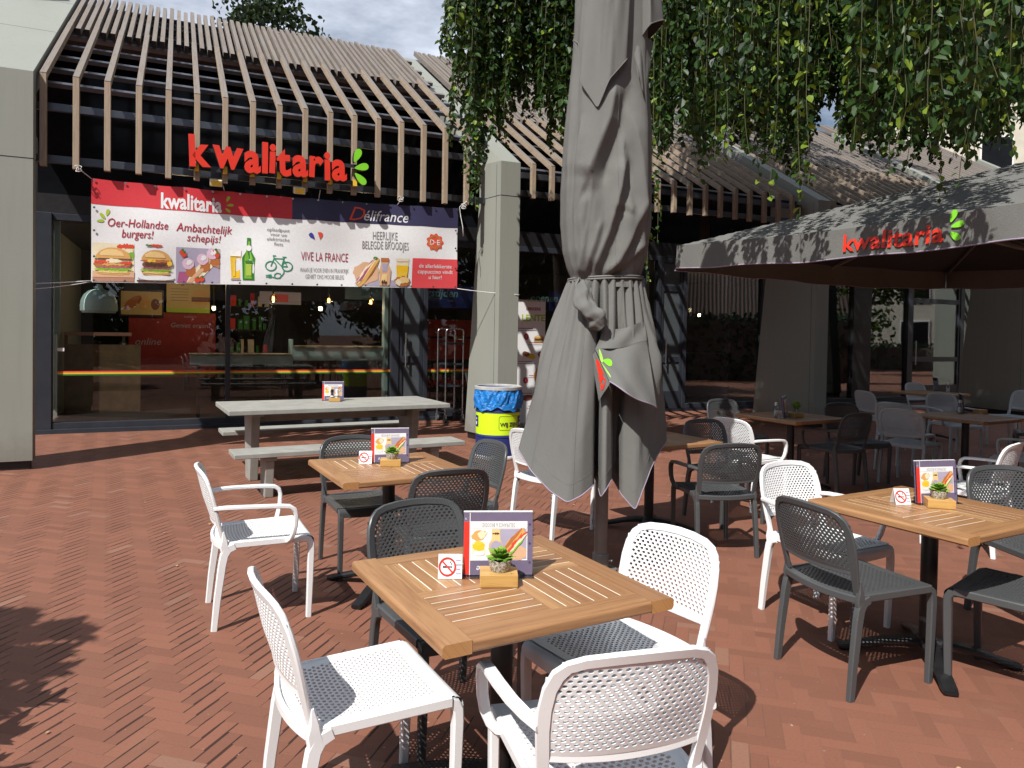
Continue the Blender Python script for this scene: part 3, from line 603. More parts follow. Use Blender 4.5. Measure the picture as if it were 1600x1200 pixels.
# ------------------------------------------------------------------ the big lettering on the battens
sg = thing('facade_sign', 'red raised kwalitaria letters with three green leaves fixed on the battens', 'sign', sn(.12, 9.50, 3.5), AZ)
Pw = lambda x, y, z: (x, -z, y)
def bold_word(parent, word, x0, width, h, extr, jig):
    """letters one after another, each a bit off the line, as on the facade"""
    adv = []; tot = 0
    for ch in word:
        vs_, fs_, _ = text_geo(ch, 1.0, .038, 3, 'LEFT', 0., extr / h); xs = [v[0] for v in vs_]; adv.append((tot - min(xs), vs_, fs_, tot + (max(xs) - min(xs)) / 2)); tot += (max(xs) - min(xs)) + .035
    k = width / tot; m = MB()
    for i, (ox, vs_, fs_, cx) in enumerate(adv):
        a = jig[i % len(jig)]
        V = []
        for v in vs_:
            x, y = (v[0] + ox) * k, v[1] * h * 1.02; dx = x - cx * k
            V.append((x0 + cx * k + dx * math.cos(a) - (y - .1) * math.sin(a) * .8, y * math.cos(a) + dx * math.sin(a) + .012 * math.sin(i * 2.1), v[2] * h))
        b = len(m.v); m.v += [(x, -z, y) for x, y, z in V]
        for f in fs_:
            p = [V[q] for q in f]; zz = [q[2] for q in p]; m.f.append(tuple(b + q for q in f)); m.m.append(0 if min(zz) > extr * .9 else 1); m.uv.append(None); m.p.append(.5)
    return m
m = bold_word(sg, 'kwalitaria', 0, 1.86, .49, .045, (.05, -.04, .03, .0, -.03, .05, .02, -.04, .03, .04))
m.build('lettering', ['signred', 'signside'], sg, bevel=.004)
def leafpts(cx, cy, L, w, a):
    pts = []
    for k in range(28):
        t = 2 * math.pi * k / 28; x = L / 2 * math.cos(t); y = w / 2 * math.sin(t) * (1 + .45 * math.cos(t)); pts.append((cx + x * math.cos(a) - y * math.sin(a), cy + x * math.sin(a) + y * math.cos(a)))
    return pts
LEAVES = ((1.975, .325, .19, .085, R(68)), (2.035, .185, .185, .085, R(14)), (2.02, .035, .19, .085, R(-42)))
for L in LEAVES:
    m = MB(); pts = [(x, y) for x, y in leafpts(*L)]; m.prism(pts, -.045, .04, 0, 'y'); m.m = [1 if i == 1 else 0 for i in range(len(m.f))]; m.m = [0 if i == 0 else 1 for i in range(len(m.f))]; m.build('leaf_mark', ['signgreen', 'signside'], sg)
m = MB(); m.box(.0, 2.05, .05, .09, -.04, .02, 0); m.box(.1, 2.0, .05, .08, .19, .23, 0)
for k in range(7): x = .06 + .314 * k; m.box(x, x + .05, .03, .098, -.05, .03, 1)
m.build('mounting_rail', ['darkframe', 'p_cheese'], sg)

# ------------------------------------------------------------------ banner
BN_N = 9.70; BS0, BS1 = -.90, 3.57
def bwave(s, z):
    return .016 * math.sin(1.6 * s + 1.9 * z) + .010 * math.sin(4.3 * s - 3.1 * z + 1.) + .006 * math.sin(9 * s + 5 * z) * (z - 2.1) + .008 * math.sin(2.2 * s + 6.5 * z)
def bz(s, q):  # q 0 bottom to 1 top
    t = (s - BS0) / (BS1 - BS0); sag = -.025 * math.sin(math.pi * t) * (q) - .012 * abs(math.sin(t * math.pi * 9)) * q * .6
    return (2.085 + .105 * t) * (1 - q) + (3.275 + .035 * t) * q + sag
bno = thing('advertising_banner', 'wide printed vinyl banner with red and navy heads tied under the battens', 'banner', sn(BS0, BN_N, 2.1), AZ)
def BP(k):
    def f(u, q):   # u metres from the left end, q 0..1 height
        s = BS0 + u; z = bz(s, q); return (u, bwave(s, z) - .0022 * k, z - 2.1)
    return f
BWID = BS1 - BS0
def bgrid(mb, u0, u1, q0, q1, k, mat, nu=None, nq=None):
    P = BP(k); nu = nu or max(2, int((u1 - u0) * 22)); nq = nq or max(2, int((q1 - q0) * 26)); mb.grid(lambda a, b: P(u0 + (u1 - u0) * a, q0 + (q1 - q0) * b), nu, nq, mat)
m = MB(); bgrid(m, 0, BWID, 0, 1, 0, 0, 110, 28); bgrid(m, 0, 2.23, .755, 1, 1, 1); bgrid(m, 2.23, BWID, .755, 1, 1, 2); bgrid(m, 3.82, BWID, .0, .362, 1, 3)
m.build('vinyl_sheet', ['p_white', 'p_red', 'p_navy', 'p_coral'], bno, smooth=180)
QH = 1.17
P2 = lambda u, y: BP(2)(u, y / QH)
P3 = lambda u, y: BP(3)(u, y / QH)
P4 = lambda u, y: BP(4)(u, y / QH)
P5 = lambda u, y: BP(5)(u, y / QH)
m = MB()
m.textw('kwalitaria', P2, 0, .72, 1.395, .905, .185, bold=.03)
for L in ((1.465, 1.075, .075, .034, R(68)), (1.49, 1.0, .08, .032, R(10)), (1.465, .935, .075, .032, R(-40))): m.poly(leafpts(*L), P2, 1)
m.textw('D', P2, 2, 2.955, 3.165, .915, .185, shear=.35, bold=-.004); m.textw('élifrance', P2, 0, 3.15, 3.755, .925, .145, shear=.3, bold=.004)
for L in ((.165, .80, .08, .035, R(75)), (.115, .755, .08, .035, R(130)), (.09, .70, .075, .033, R(8))): m.poly(leafpts(*L), P2, 1)
HW = dict(shear=.18, bold=.004)
m.textw('Oer-Hollandse', P2, 3, .165, .80, .645, .095, **HW); m.textw('burgers!', P2, 3, .31, .643, .525, .095, **HW); m.textw('Ambachtelijk', P2, 3, .885, 1.515, .635, .10, **HW); m.textw('schepijs!', P2, 3, 1.005, 1.385, .520, .09, **HW)
for k, (st, a, b) in enumerate((('oplaadpunt', 1.925, 2.20), ('voor uw', 1.965, 2.17), ('elektrische', 1.925, 2.20), ('fiets', 2.01, 2.12))): m.textw(st, P2, 4, a, b, .705 - .062 * k, .046)
m.textw('VIVE LA FRANCE', P2, 5, 2.345, 2.95, .340, .115, bold=-.004); m.textw('WAAN JE VOOR EVEN IN FRANKRIJK', P2, 4, 2.33, 2.96, .185, .058, bold=-.004); m.textw('GENIET ONS MOOIE BELEG', P2, 4, 2.40, 2.895, .098, .058, bold=-.004)
m.textw('HEERLIJKE', P2, 4, 3.27, 3.605, .665, .112, bold=-.004); m.textw('BELEGDE BROODJES', P2, 4, 3.135, 3.76, .533, .108, bold=-.004)
for k, (st, a, b) in enumerate((('de allerlekkerste', 3.917, 4.385), ('cappuccino vindt', 3.90, 4.403), ('u hier!', 4.06, 4.245))): m.textw(st, P2, 0, a, b, .290 - .080 * k, .055, bold=.004)
m.build('lettering', ['p_white', 'p_lime', 'p_hotred', 'p_redink', 'p_grey', 'p_redink'], bno)
# emblems: heart in three colours, seal, bicycle
m = MB()
HX = lambda pts: [(2.437 + (x - 2.445) * .73, .625 + (y - .565) * .45 / .45 * .46) for x, y in pts]
m.poly(HX([(2.50, .76), (2.46, .74), (2.445, .69), (2.47, .63), (2.555, .565), (2.53, .70)]), P2, 0); m.poly(HX([(2.60, .78), (2.66, .79), (2.69, .75), (2.685, .68), (2.645, .57), (2.62, .68)]), P2, 1)
SX, SY = 4.135, .665
sc_ = [(SX + (.118 + .011 * math.cos(9 * t)) * math.cos(t), SY + (.118 + .011 * math.cos(9 * t)) * math.sin(t)) for t in [2 * math.pi * k / 72 for k in range(72)]]
m.poly(sc_, P2, 2)
for rr in (.092, .076): m.line2([(SX + rr * math.cos(2 * math.pi * k / 40), SY + rr * math.sin(2 * math.pi * k / 40)) for k in range(40)], .006, P3, 3, True)
m.textw('D·E', P3, 4, SX - .075, SX + .075, SY - .04, .075, bold=.012)
BK = lambda pts: [(1.905 + (x - 1.94) * .845, .085 + (y - .08) * .80) for x, y in pts]
def ring(cx, cy, r, w, mat): m.line2(BK([(cx + r * math.cos(2 * math.pi * k / 32), cy + r * math.sin(2 * math.pi * k / 32)) for k in range(32)]), w, P2, mat, True)
ring(2.02, .285, .075, .014, 5); ring(2.255, .285, .075, .014, 5)
m.line2(BK([(2.02, .285), (2.065, .41), (2.20, .41), (2.255, .285), (2.175, .285), (2.065, .41)]), .013, P2, 5); m.line2(BK([(2.175, .285), (2.215, .44), (2.19, .44), (2.24, .44)]), .013, P2, 5); m.line2(BK([(2.065, .41), (2.055, .455), (2.09, .455)]), .013, P2, 5)
m.line2(BK([(2.175, .285)] + [(2.175 + .05 * math.sin(t) - .01 * t, .285 - .06 * t) for t in (.6, 1.2, 1.8, 2.4, 2.9)] + [(2.12 + .05 * math.cos(a), .13 + .045 * math.sin(a)) for a in (5.2, 4.2, 3.4, 2.6, 1.8, .8, 0, -.8, -1.8)] + [(2.0, .118)]), .012, P2, 5)
m.poly(BK([(1.985, .09), (2.03, .09), (2.03, .148), (1.985, .148)]), P2, 5); m.line2(BK([(1.95, .105), (1.99, .105)]), .01, P2, 5); m.line2(BK([(1.95, .133), (1.99, .133)]), .01, P2, 5)
m.build('emblem', ['p_blue', 'p_hotred', 'p_hotred', 'p_bun', 'p_white', 'p_bike'], bno)
# printed pictures
FOOD = ['p_white', 'p_bun', 'p_bunlight', 'p_patty', 'p_chicken', 'p_lettuce', 'p_tomato', 'p_onion', 'p_cheese', 'p_cream', 'p_lilac', 'p_pink', 'p_wood', 'p_beer', 'p_foam', 'p_green', 'p_greenlight', 'p_darkbrown', 'p_skin', 'p_navy']
FI = {k: i for i, k in enumerate(FOOD)}
def blob(m, cx, cy, rx, ry, P, mat, n=26, jag=.0, a0=0, a1=360, rot=0, seed=0):
    r_ = random.Random(seed); pts = []
    for k in range(n + (1 if a1 - a0 < 360 else 0)):
        a = R(a0 + (a1 - a0) * k / n); j = 1 + r_.uniform(-jag, jag); x, y = rx * j * math.cos(a), ry * j * math.sin(a); pts.append((cx + x * math.cos(rot) - y * math.sin(rot), cy + x * math.sin(rot) + y * math.cos(rot)))
    m.poly(pts, P, FI[mat])
def strip(m, x0, x1, y, h, P, mat, jag=.3, seed=0, n=16):
    r_ = random.Random(seed); top = [(x0 + (x1 - x0) * k / n, y + h / 2 * (1 + r_.uniform(-jag, jag)) * (math.sin(math.pi * k / n) ** .3 if 0 < k < n else .2)) for k in range(n + 1)]; bot = [(x0 + (x1 - x0) * k / n, y - h / 2 * (1 + r_.uniform(-jag, jag)) * (math.sin(math.pi * k / n) ** .3 if 0 < k < n else .2)) for k in range(n, -1, -1)]; m.poly(top + bot, P, FI[mat])
def burger(m, x, y, w, kind, P1, P2_, P3_, P4_):
    h = w * .62
    strip(m, x - w * .44, x + w * .44, y + h * .10, h * .17, P1, 'p_bun', .1, 1); strip(m, x - w * .40, x + w * .40, y + h * .125, h * .08, P2_, 'p_bunlight', .2, 2)
    strip(m, x - w * .50, x + w * .50, y + h * .22, h * .15, P2_, 'p_lettuce', .7, 3, 22); strip(m, x - w * .42, x + w * .42, y + h * .235, h * .06, P3_, 'p_greenlight', .8, 13, 18); strip(m, x - w * .46, x + w * .42, y + h * .30, h * .07, P3_, 'p_onion', .4, 4)
    if kind == 0:
        strip(m, x - w * .52, x + w * .47, y + h * .40, h * .22, P3_, 'p_chicken', .35, 5, 20); strip(m, x - w * .30, x + w * .30, y + h * .40, h * .09, P4_, 'p_bun', .9, 15); strip(m, x - w * .50, x - w * .1, y + h * .49, h * .12, P4_, 'p_tomato', .4, 6); strip(m, x + w * .2, x + w * .5, y + h * .47, h * .14, P4_, 'p_tomato', .4, 7); blob(m, x + .0 * w, y + h * .53, w * .2, h * .09, P4_, 'p_cream', 20, .2, seed=8)
    else:
        strip(m, x - w * .44, x + w * .44, y + h * .43, h * .30, P3_, 'p_patty', .15, 9, 22); strip(m, x - w * .36, x + w * .3, y + h * .45, h * .12, P4_, 'p_darkbrown', .9, 19); strip(m, x - w * .50, x + w * .5, y + h * .585, h * .10, P4_, 'p_chicken', .5, 10); strip(m, x - w * .28, x - w * .02, y + h * .59, h * .12, P4_, 'p_cheese', .4, 11); strip(m, x + w * .34, x + w * .5, y + h * .50, h * .2, P4_, 'p_cheese', .4, 12)
    blob(m, x, y + h * .62, w * .46, h * .40, P4_, 'p_bun', 30, .01, 0, 180); blob(m, x - w * .04, y + h * .72, w * .32, h * .24, lambda a, b: P4_(a, b) if False else tuple(np.add(P4_(a, b), (0, -.0015, 0))), 'p_bunlight', 26, .05, 0, 180)
def PQ(k, fx, fy): return lambda u, y: BP(k)(fx[0] + fx[1] * u, (fy[0] + fy[1] * y) / QH)
def layers(fx, fy): return [PQ(k, fx, fy) for k in range(2, 9)]
# chicken burger
A = layers((0, 1), (0, 1)); m = MB(); bgrid(m, .012, .442, .045 / QH, .452 / QH, 1, FI['p_cream']); bgrid(m, .012, .442, .012 / QH, .10 / QH, 2, FI['p_wood']); bgrid(m, .012, .442, .06 / QH, .13 / QH, 3, FI['p_skin']); strip(m, .26, .44, .42, .06, A[0], 'p_tomato', .5, 31); strip(m, .36, .44, .33, .13, A[0], 'p_greenlight', .5, 32); strip(m, .30, .43, .37, .05, A[1], 'p_cream', .5, 36)
B = layers((0, 1), (-.035, 1.30)); burger(m, .225, .09, .39, 0, B[2], B[3], B[4], B[5]); m.build('chicken_burger_picture', FOOD, bno)
A = layers((-.06, 1), (0, 1)); m = MB(); blob(m, .74, .055, .20, .04, A[0], 'p_lilac', 26); blob(m, .74, .062, .19, .03, A[1], 'p_white', 26); bgrid(m, .47, .87, .012 / QH, .035 / QH, 4, FI['p_darkbrown']); strip(m, .66, .80, .445, .028, A[1], 'p_tomato', .4, 33); strip(m, .62, .68, .445, .02, A[2], 'p_green', .4, 34); B = layers((-.06, 1), (-.02, 1.42)); burger(m, .735, .075, .34, 1, B[1], B[2], B[3], B[4]); m.build('beef_burger_picture', FOOD, bno)
A = layers((-.08, 1), (0, 1.22)); P2i, P3i, P4i, P5i = A[0], A[1], A[2], A[3]
m = MB(); bgrid(m, .887, 1.378, .012 / QH, .44 / QH, 1, FI['p_lilac']); m.poly([(1.05, .01), (1.20, .01), (1.45, .25), (1.45, .35), (1.36, .35)], P2i, FI['p_cream']); m.poly([(1.08, .01), (1.14, .01), (1.45, .31), (1.42, .34)], P3i, FI['p_skin']); m.poly([(.98, .01), (1.12, .01), (1.12, .12), (1.0, .12)], P2i, FI['p_onion']); m.poly([(1.36, .2), (1.45, .30), (1.45, .16)], P3i, FI['p_wood'])
for x, y, a in ((1.10, .20, .5), (1.26, .25, -.4), (1.37, .31, .2)): blob(m, x + .03, y - .07, .055, .06, P3i, 'p_chicken', 18, .15, seed=3); blob(m, x, y, .068, .055, P4i, 'p_pink', 22, .07, seed=4); blob(m, x + .01, y + .01, .03, .025, P5i, 'p_white', 14, .3, seed=5)
for x, y in ((1.03, .31), (1.05, .29), (1.20, .04), (1.25, .05), (1.40, .33), (1.42, .30)): blob(m, x, y, .03, .03, P5i, 'p_tomato', 12, .2, seed=int(x * 100)); blob(m, x + .01, y + .025, .015, .012, A[4], 'p_green', 8)
m.build('ice_cream_picture', FOOD, bno)
A = layers((-.075, 1), (.04, 1.27)); P2i, P3i, P4i = A[0], A[1], A[2]
m = MB(); m.poly([(1.585, .03), (1.68, .03), (1.695, .29), (1.565, .29)], P2i, FI['p_beer']); m.poly([(1.568, .25), (1.692, .25), (1.696, .315), (1.562, .315)], P3i, FI['p_foam']); m.poly([(1.60, .05), (1.63, .05), (1.63, .23), (1.60, .23)], P3i, FI['p_cheese']); m.line2([(1.58, .02), (1.685, .02)], .012, P3i, FI['p_lilac'])
m.poly([(1.715, .015), (1.85, .015), (1.86, .24), (1.815, .31), (1.81, .445), (1.765, .445), (1.758, .31), (1.705, .24)], P2i, FI['p_green']); m.poly([(1.735, .03), (1.82, .03), (1.83, .24), (1.80, .31), (1.80, .41), (1.78, .41), (1.735, .24)], P3i, FI['p_greenlight']); blob(m, 1.785, .34, .032, .03, P4i, 'p_white', 18); strip(m, 1.74, 1.83, .20, .03, P4i, 'p_green', .2, 3); m.poly([(1.75, .06), (1.815, .06), (1.815, .18), (1.75, .18)], P4i, FI['p_lettuce']); m.build('beer_picture', FOOD, bno)
A = layers((.38, .874), (0, 1.08)); P2i, P3i, P4i, P5i = A[0], A[1], A[2], A[3]
m = MB(); bgrid(m, 3.08, 3.79, .012 / QH, .10 / QH, 1, FI['p_lilac']); blob(m, 3.22, .18, .20, .14, P2i, 'p_skin', 24, .08, seed=1); a = R(48)
blob(m, 3.24, .19, .24, .07, P3i, 'p_bun', 26, .05, rot=a, seed=2); blob(m, 3.22, .205, .22, .042, P4i, 'p_bunlight', 26, .12, rot=a, seed=22); blob(m, 3.21, .21, .21, .032, P5i, 'p_onion', 26, .35, rot=a, seed=3); blob(m, 3.20, .218, .20, .014, A[4], 'p_cream', 26, .6, rot=a, seed=4); blob(m, 3.35, .375, .03, .022, P5i, 'p_green', 12, .2)
m.poly([(3.42, .02), (3.58, .02), (3.60, .22), (3.555, .30), (3.555, .38), (3.44, .38), (3.44, .30), (3.42, .22)], P3i, FI['p_skin']); m.poly([(3.44, .33), (3.555, .33), (3.56, .38), (3.435, .38)], P4i, FI['p_chicken']); m.poly([(3.46, .2), (3.54, .2), (3.54, .31), (3.46, .31)], P4i, FI['p_lilac']); m.poly([(3.44, .03), (3.54, .03), (3.54, .17), (3.46, .17)], P4i, FI['p_bunlight']); strip(m, 3.45, 3.54, .06, .05, P5i, 'p_darkbrown', .8, 5)
m.poly([(3.69, .15), (3.86, .15), (3.88, .38), (3.67, .38)], P2i, FI['p_cream']); m.poly([(3.69, .15), (3.86, .15), (3.872, .29), (3.68, .29)], P3i, FI['p_beer']); m.poly([(3.70, .13), (3.85, .13), (3.855, .20), (3.695, .20)], P4i, FI['p_cheese']); m.line2([(3.69, .34), (3.86, .345)], .006, P3i, FI['p_lilac']); blob(m, 3.78, .085, .12, .07, P4i, 'p_chicken', 24, .15, seed=6); blob(m, 3.80, .10, .09, .04, P5i, 'p_bunlight', 20, .2, seed=16); blob(m, 3.72, .07, .06, .045, P5i, 'p_cream', 16, .3, seed=7); m.build('sandwich_picture', FOOD, bno)
m = MB()
for k in range(15):
    u = .03 + (BWID - .06) * k / 14
    for q in (.016, .984): P = BP(7); c = P(u, q); m.lathe([(.004, 0), (.013, 0), (.013, .003), (.004, .003)], 12, 0, T=lambda x, y, z, c=c: (c[0] + x, c[1] - z, c[2] + y))
for q in (.25, .5, .72):
    for u in (.03, BWID - .03): c = BP(7)(u, q); m.lathe([(.004, 0), (.013, 0), (.013, .003), (.004, .003)], 12, 0, T=lambda x, y, z, c=c: (c[0] + x, c[1] - z, c[2] + y))
m.build('grommets', 'steel', bno)
# cords
def rope(label, pts, r=.006, knot=None):
    m = MB(); m.tube(pts, r, 6)
    if knot:
        for k in range(3):
            a = k * 1.3; m.tube([(knot[0] + .034 * math.cos(t + a) * math.cos(a), knot[1] + .02 * math.sin(2 * t), knot[2] + .024 * math.sin(t + a) - .012 * k) for t in [i * .5 for i in range(12)]], r * .9, 5)
    o = m.build('tie_cord', 'rope', smooth=180); return tag(o, label, 'cord', 'white cords holding the banner')
def sagline(a, b, sag, n=14): return [tuple(Vector(a).lerp(Vector(b), i / n) + Vector((0, 0, -sag * 4 * (i / n) * (1 - i / n)))) for i in range(n + 1)]
rope('long white cord running left from the lower left banner corner past the grey fin', sagline(sn(BS0, 9.70, 2.10), sn(-3.4, 9.36, 1.98), .05))
rope('thinner white cord just below the long one at the lower left banner corner', sagline(sn(BS0, 9.71, 2.09), sn(-1.86, 9.40, 1.94), .03), .004)
rope('white cord from the lower right banner corner across the fin pillar', sagline(sn(BS1, 9.70, 2.19), sn(4.40, 9.40, 2.12), .01) + [sn(4.405, 9.6, 2.12)], .005)
rope('white cord tied from the upper left banner corner to a batten', [sn(BS0, 9.70, 3.27), sn(-.98, 9.68, 3.33), sn(-1.045, 9.66, 3.40)], .005, sn(-1.02, 9.58, 3.36))
rope('white knotted cord at the upper right banner corner with loose ends', [sn(3.66, 9.58, 3.40), sn(3.59, 9.68, 3.33), sn(3.60, 9.66, 3.2), sn(3.63, 9.65, 3.05), sn(3.64, 9.65, 2.92)], .006, sn(3.62, 9.6, 3.34))
rope('white looped cord between banner and battens right of the red lettering', [sn(2.70, 9.70, 3.28), sn(2.74, 9.62, 3.36)], .006, sn(2.72, 9.6, 3.36))
rope('short white cord at the top of the banner below the last letters', [sn(1.66, 9.70, 3.27), sn(1.67, 9.66, 3.38)], .005)
rope('short white cord at the top of the banner below the first letters', [sn(.52, 9.70, 3.27), sn(.49, 9.66, 3.36)], .005)
for s, lb in ((.42, 'small pale floodlight box under the first red letters'), (1.40, 'small pale floodlight box above the red and navy seam of the banner')):
    t = thing('floodlight', lb, 'lamp', sn(s, 9.62, 3.30), AZ, 'floodlights above the banner'); m = MB(); m.box(-.07, .07, -.05, .05, 0, .08); m.build('housing', 'p_cream', t, bevel=.008, rx=.3); m = MB(); m.box(-.05, .05, -.056, -.0505, .01, .07); m.build('lens', 'p_cheese', t, rx=.3)
# ------------------------------------------------------------------ chairs
def holed(mb, nx, nz, px, pz, hw, hh, F, keep, mat=0, th=.007, clampx=9.):
    """staggered perforation with real holes: F(x, z) gives the mid surface point and its normal; keep(x, z) -> 0 nothing, 1 solid, 2 hole"""
    def emit(x0, x1, z0, z1, hole):
        xm, zm = (x0 + x1) / 2, (z0 + z1) / 2
        outer = [(x0, z0), (xm, z0), (x1, z0), (x1, zm), (x1, z1), (xm, z1), (x0, z1), (x0, zm)]
        vs = []
        def both(p):
            c, nrm = F(max(-clampx, min(clampx, p[0])), p[1]); return tuple(c + nrm * th / 2), tuple(c - nrm * th / 2)
        if not hole:
            A = [both(p) for p in outer]; n = 8
            mb.add([a for a, b in A] + [b for a, b in A], [tuple(range(8)), tuple(range(15, 7, -1))], mat, None, .5); return
        inner = [(xm + hw * math.cos(R(a)), zm + hh * math.sin(R(a))) for a in (225, 270, 315, 0, 45, 90, 135, 180)]
        A = [both(p) for p in outer] + [both(p) for p in inner]
        fs = []
        for k in range(8):
            j = (k + 1) % 8
            fs += [(k, j, 8 + j, 8 + k), (16 + j, 16 + k, 24 + k, 24 + j), (8 + k, 8 + j, 24 + j, 24 + k)]
        mb.add([a for a, b in A] + [b for a, b in A], fs, mat, None, .5)
    for j in range(nz):
        sh = 0 if j % 2 == 0 else px / 2; n = nx if j % 2 == 0 else nx + 1
        for i in range(n):
            x0 = -nx * px / 2 + i * px - sh; x1 = x0 + px; z0 = j * pz; z1 = z0 + pz
            k = keep((x0 + x1) / 2, (z0 + z1) / 2)
            if k: emit(x0, x1, z0, z1, k == 2)
def seat_z(x, y): return .452 - .010 * (1 - min(1, (x / .21) ** 2)) * (1 - max(0., (y - .05) / .2) ** 2) - .006 * (y < 0) * (-y / .2)
def back_pt(x, z):
    y = -.205 - .235 * (z - .47) - .042 * (1 - (x / .237) ** 2) * (.55 + .45 * min(1, max(0, (z - .47) / .2)))
    return Vector((x, y, z))
def surf(fn):
    def F(a, b):
        p = fn(a, b); e = .002; nrm = (fn(a + e, b) - fn(a - e, b)).cross(fn(a, b + e) - fn(a, b - e)).normalized(); return p, nrm
    return F
def back_outline():
    L = [(-.222, .455), (-.224, .50), (-.231, .56), (-.237, .63), (-.237, .69), (-.230, .745), (-.212, .790), (-.182, .815), (-.14, .829), (-.07, .836), (0, .838)]
    return L + [(-x, z) for x, z in L[-2::-1]]
def inset(pts, d):
    out = []
    for i, p in enumerate(pts):
        a, b = pts[max(i - 1, 0)], pts[min(i + 1, len(pts) - 1)]; t = Vector((b[0] - a[0], b[1] - a[1])).normalized(); w = d[i]; out.append((p[0] + t.y * w, p[1] - t.x * w))
    return out
def chair_parts(arms):
    P = {}
    m = MB()
    zb = .560
    F = surf(back_pt)
    inner = [(x, z) for x, z in back_outline()]
    def inside(x, z, d):
        if abs(x) > .237 - d or z > .838 - d or z < zb: return False
        cx, cz, rr = .237 - .10, .838 - .085, .10
        if abs(x) > cx and z > cz: return ((abs(x) - cx) / rr) ** 2 + ((z - cz) / .085) ** 2 <= (1 - d / rr) ** 2
        return True
    holed(m, 19, 20, .0225, .0135, .0073, .0053, lambda x, z: F(x, z + zb - .004), lambda x, z: 2 if inside(x, z + zb - .004, .043) and z > .012 and abs(x) < .197 else (1 if inside(x, z + zb - .004, .021) else 0))
    ol = back_outline(); n = len(ol); wd = [.030 if z < .53 else (.034 if abs(x) > .2 else .028) for x, z in ol]; il = inset(ol, wd)
    ring = []
    for (a, b) in zip(ol, il):
        pa, na = F(*a); pb, nb = F(*b); ring.append((pa + na * .004, pa + na * .009 + (pb - pa) * .12, pb + nb * .0075 - (pb - pa) * .05, pb + nb * .003, pb - nb * .003, pb - nb * .0075 - (pb - pa) * .05, pa - na * .009 + (pb - pa) * .12, pa - na * .004))
    vs = [tuple(q) for r_ in ring for q in r_]; fs = []
    for i in range(n - 1):
        for k in range(8): a = i * 8 + k; b = i * 8 + (k + 1) % 8; fs.append((a, b, b + 8, a + 8))
    fs += [tuple(range(7, -1, -1)), tuple((n - 1) * 8 + k for k in range(8))]; m.add(vs, fs, 0, None, .5)
    # lower edge of the panel
    path = [F(-.212 + .424 * i / 14, zb - .004 - .010 * (1 - ((i - 7) / 7) ** 2))[0] for i in range(15)]
    m.sweep([tuple(p) for p in path], .024, .010, (0, 0, 1))
    P['backrest'] = [m]
    m = MB()
    def sfn(x, y):
        hw = .2135 + .013 * min(1, max(0, (y + .2) / .43)); xx = x * hw / .2255; yy = y - .030 * (1 - (x / .2255) ** 2) * max(0, (-y - .04) / .17)
        return Vector((xx, yy, seat_z(xx, yy)))
    FS = surf(sfn); y0 = -.205
    holed(m, 20, 32, .02255, .013563, .0074, .0052, lambda x, z: FS(x, z + y0), lambda x, z: 2 if abs(x) < .188 and .028 < z < .395 else 1, clampx=.2253)
    # front waterfall, sides and rear rim
    rows = []
    for k in range(7):
        a = R(90 * k / 6); rows.append([(.2265 * (-1 + 2 * i / 10), .229 + .03 * math.sin(a), seat_z(.2265 * (-1 + 2 * i / 10), .229) - .03 * (1 - math.cos(a))) for i in range(11)])
    rows.append([(.2265 * (-1 + 2 * i / 10), .259, .405 - .012 * (1 - (2 * i / 10 - 1) ** 2)) for i in range(11)])
    for off in (0, -.006): m.add([(x, y + off, z + off * .5) for r_ in rows for x, y, z in r_], [(j * 11 + i, j * 11 + i + 1, (j + 1) * 11 + i + 1, (j + 1) * 11 + i) for j in range(7) for i in range(10)], 0, None, .5)
    for sx in (-1, 1):
        m.sweep([(sx * (.2125 + .013 * t / 10), -.212 + .043 * t, .438 + .002 * t / 10) for t in range(11)], .020, .036, (1, 0, 0))
    m.sweep([(-.216 + .432 * i / 14, -.212 - .034 * (1 - ((i - 7) / 7) ** 2), .436 - .004 * (1 - ((i - 7) / 7) ** 2)) for i in range(15)], .034, .018, (0, 0, 1))
    P['seat'] = [m]
    P['leg'] = []
    for sx in (-1, 1):
        m = MB(); m.sweep([(sx * .213, .150, .436), (sx * .2145, .205, .437), (sx * .2155, .232, .428), (sx * .216, .243, .408), (sx * .2165, .244, .37), (sx * .2165, .240, .2), (sx * .216, .234, .0)], [.030, .031, .032, .032, .032, .030, .027], [.034, .036, .036, .036, .036, .033, .029], (1, 0, 0), ch=.16); P['leg'].append(m)
        m = MB(); m.sweep([(sx * .214, -.150, .432), (sx * .2155, -.185, .420), (sx * .217, -.202, .39), (sx * .218, -.212, .34), (sx * .221, -.235, .16), (sx * .223, -.250, .0)], [.028, .030, .030, .030, .028, .026], [.04, .046, .044, .042, .037, .032], (1, 0, 0), ch=.16)
        m.sweep([(sx * .2155, -.193, .40), (sx * .217, -.203, .44), (sx * .219, -.202, .47), (sx * .2225, -.208, .515)], [.030, .028, .024, .010], [.05, .044, .03, .008], (1, 0, 0), ch=.2); P['leg'].append(m)
    if arms:
        P['armrest'] = []
        for sx in (-1, 1):
            m = MB(); m.sweep([(sx * .226, -.252, .640), (sx * .246, -.20, .645), (sx * .262, -.12, .645), (sx * .271, -.02, .642), (sx * .275, .07, .638), (sx * .277, .118, .632), (sx * .278, .143, .615), (sx * .278, .152, .585), (sx * .276, .150, .53), (sx * .270, .142, .49), (sx * .256, .132, .455), (sx * .236, .122, .435), (sx * .218, .115, .430)], [.030, .034, .036, .037, .037, .036, .035, .034, .033, .032, .030, .028, .026], [.020, .020, .020, .020, .021, .022, .023, .022, .022, .022, .024, .026, .026], (1, 0, 0), ch=.22); P['armrest'].append(m)
    return P
def make_chair(name, arms, label, group):
    root = thing(name, label, 'chair', group=group)
    for k, ms in chair_parts(arms).items():
        for mb in ms: mb.build(k, 'white', root, smooth=38)
    return root
side0 = make_chair('side_chair', False, '', 'perforated plastic chairs on the terrace')
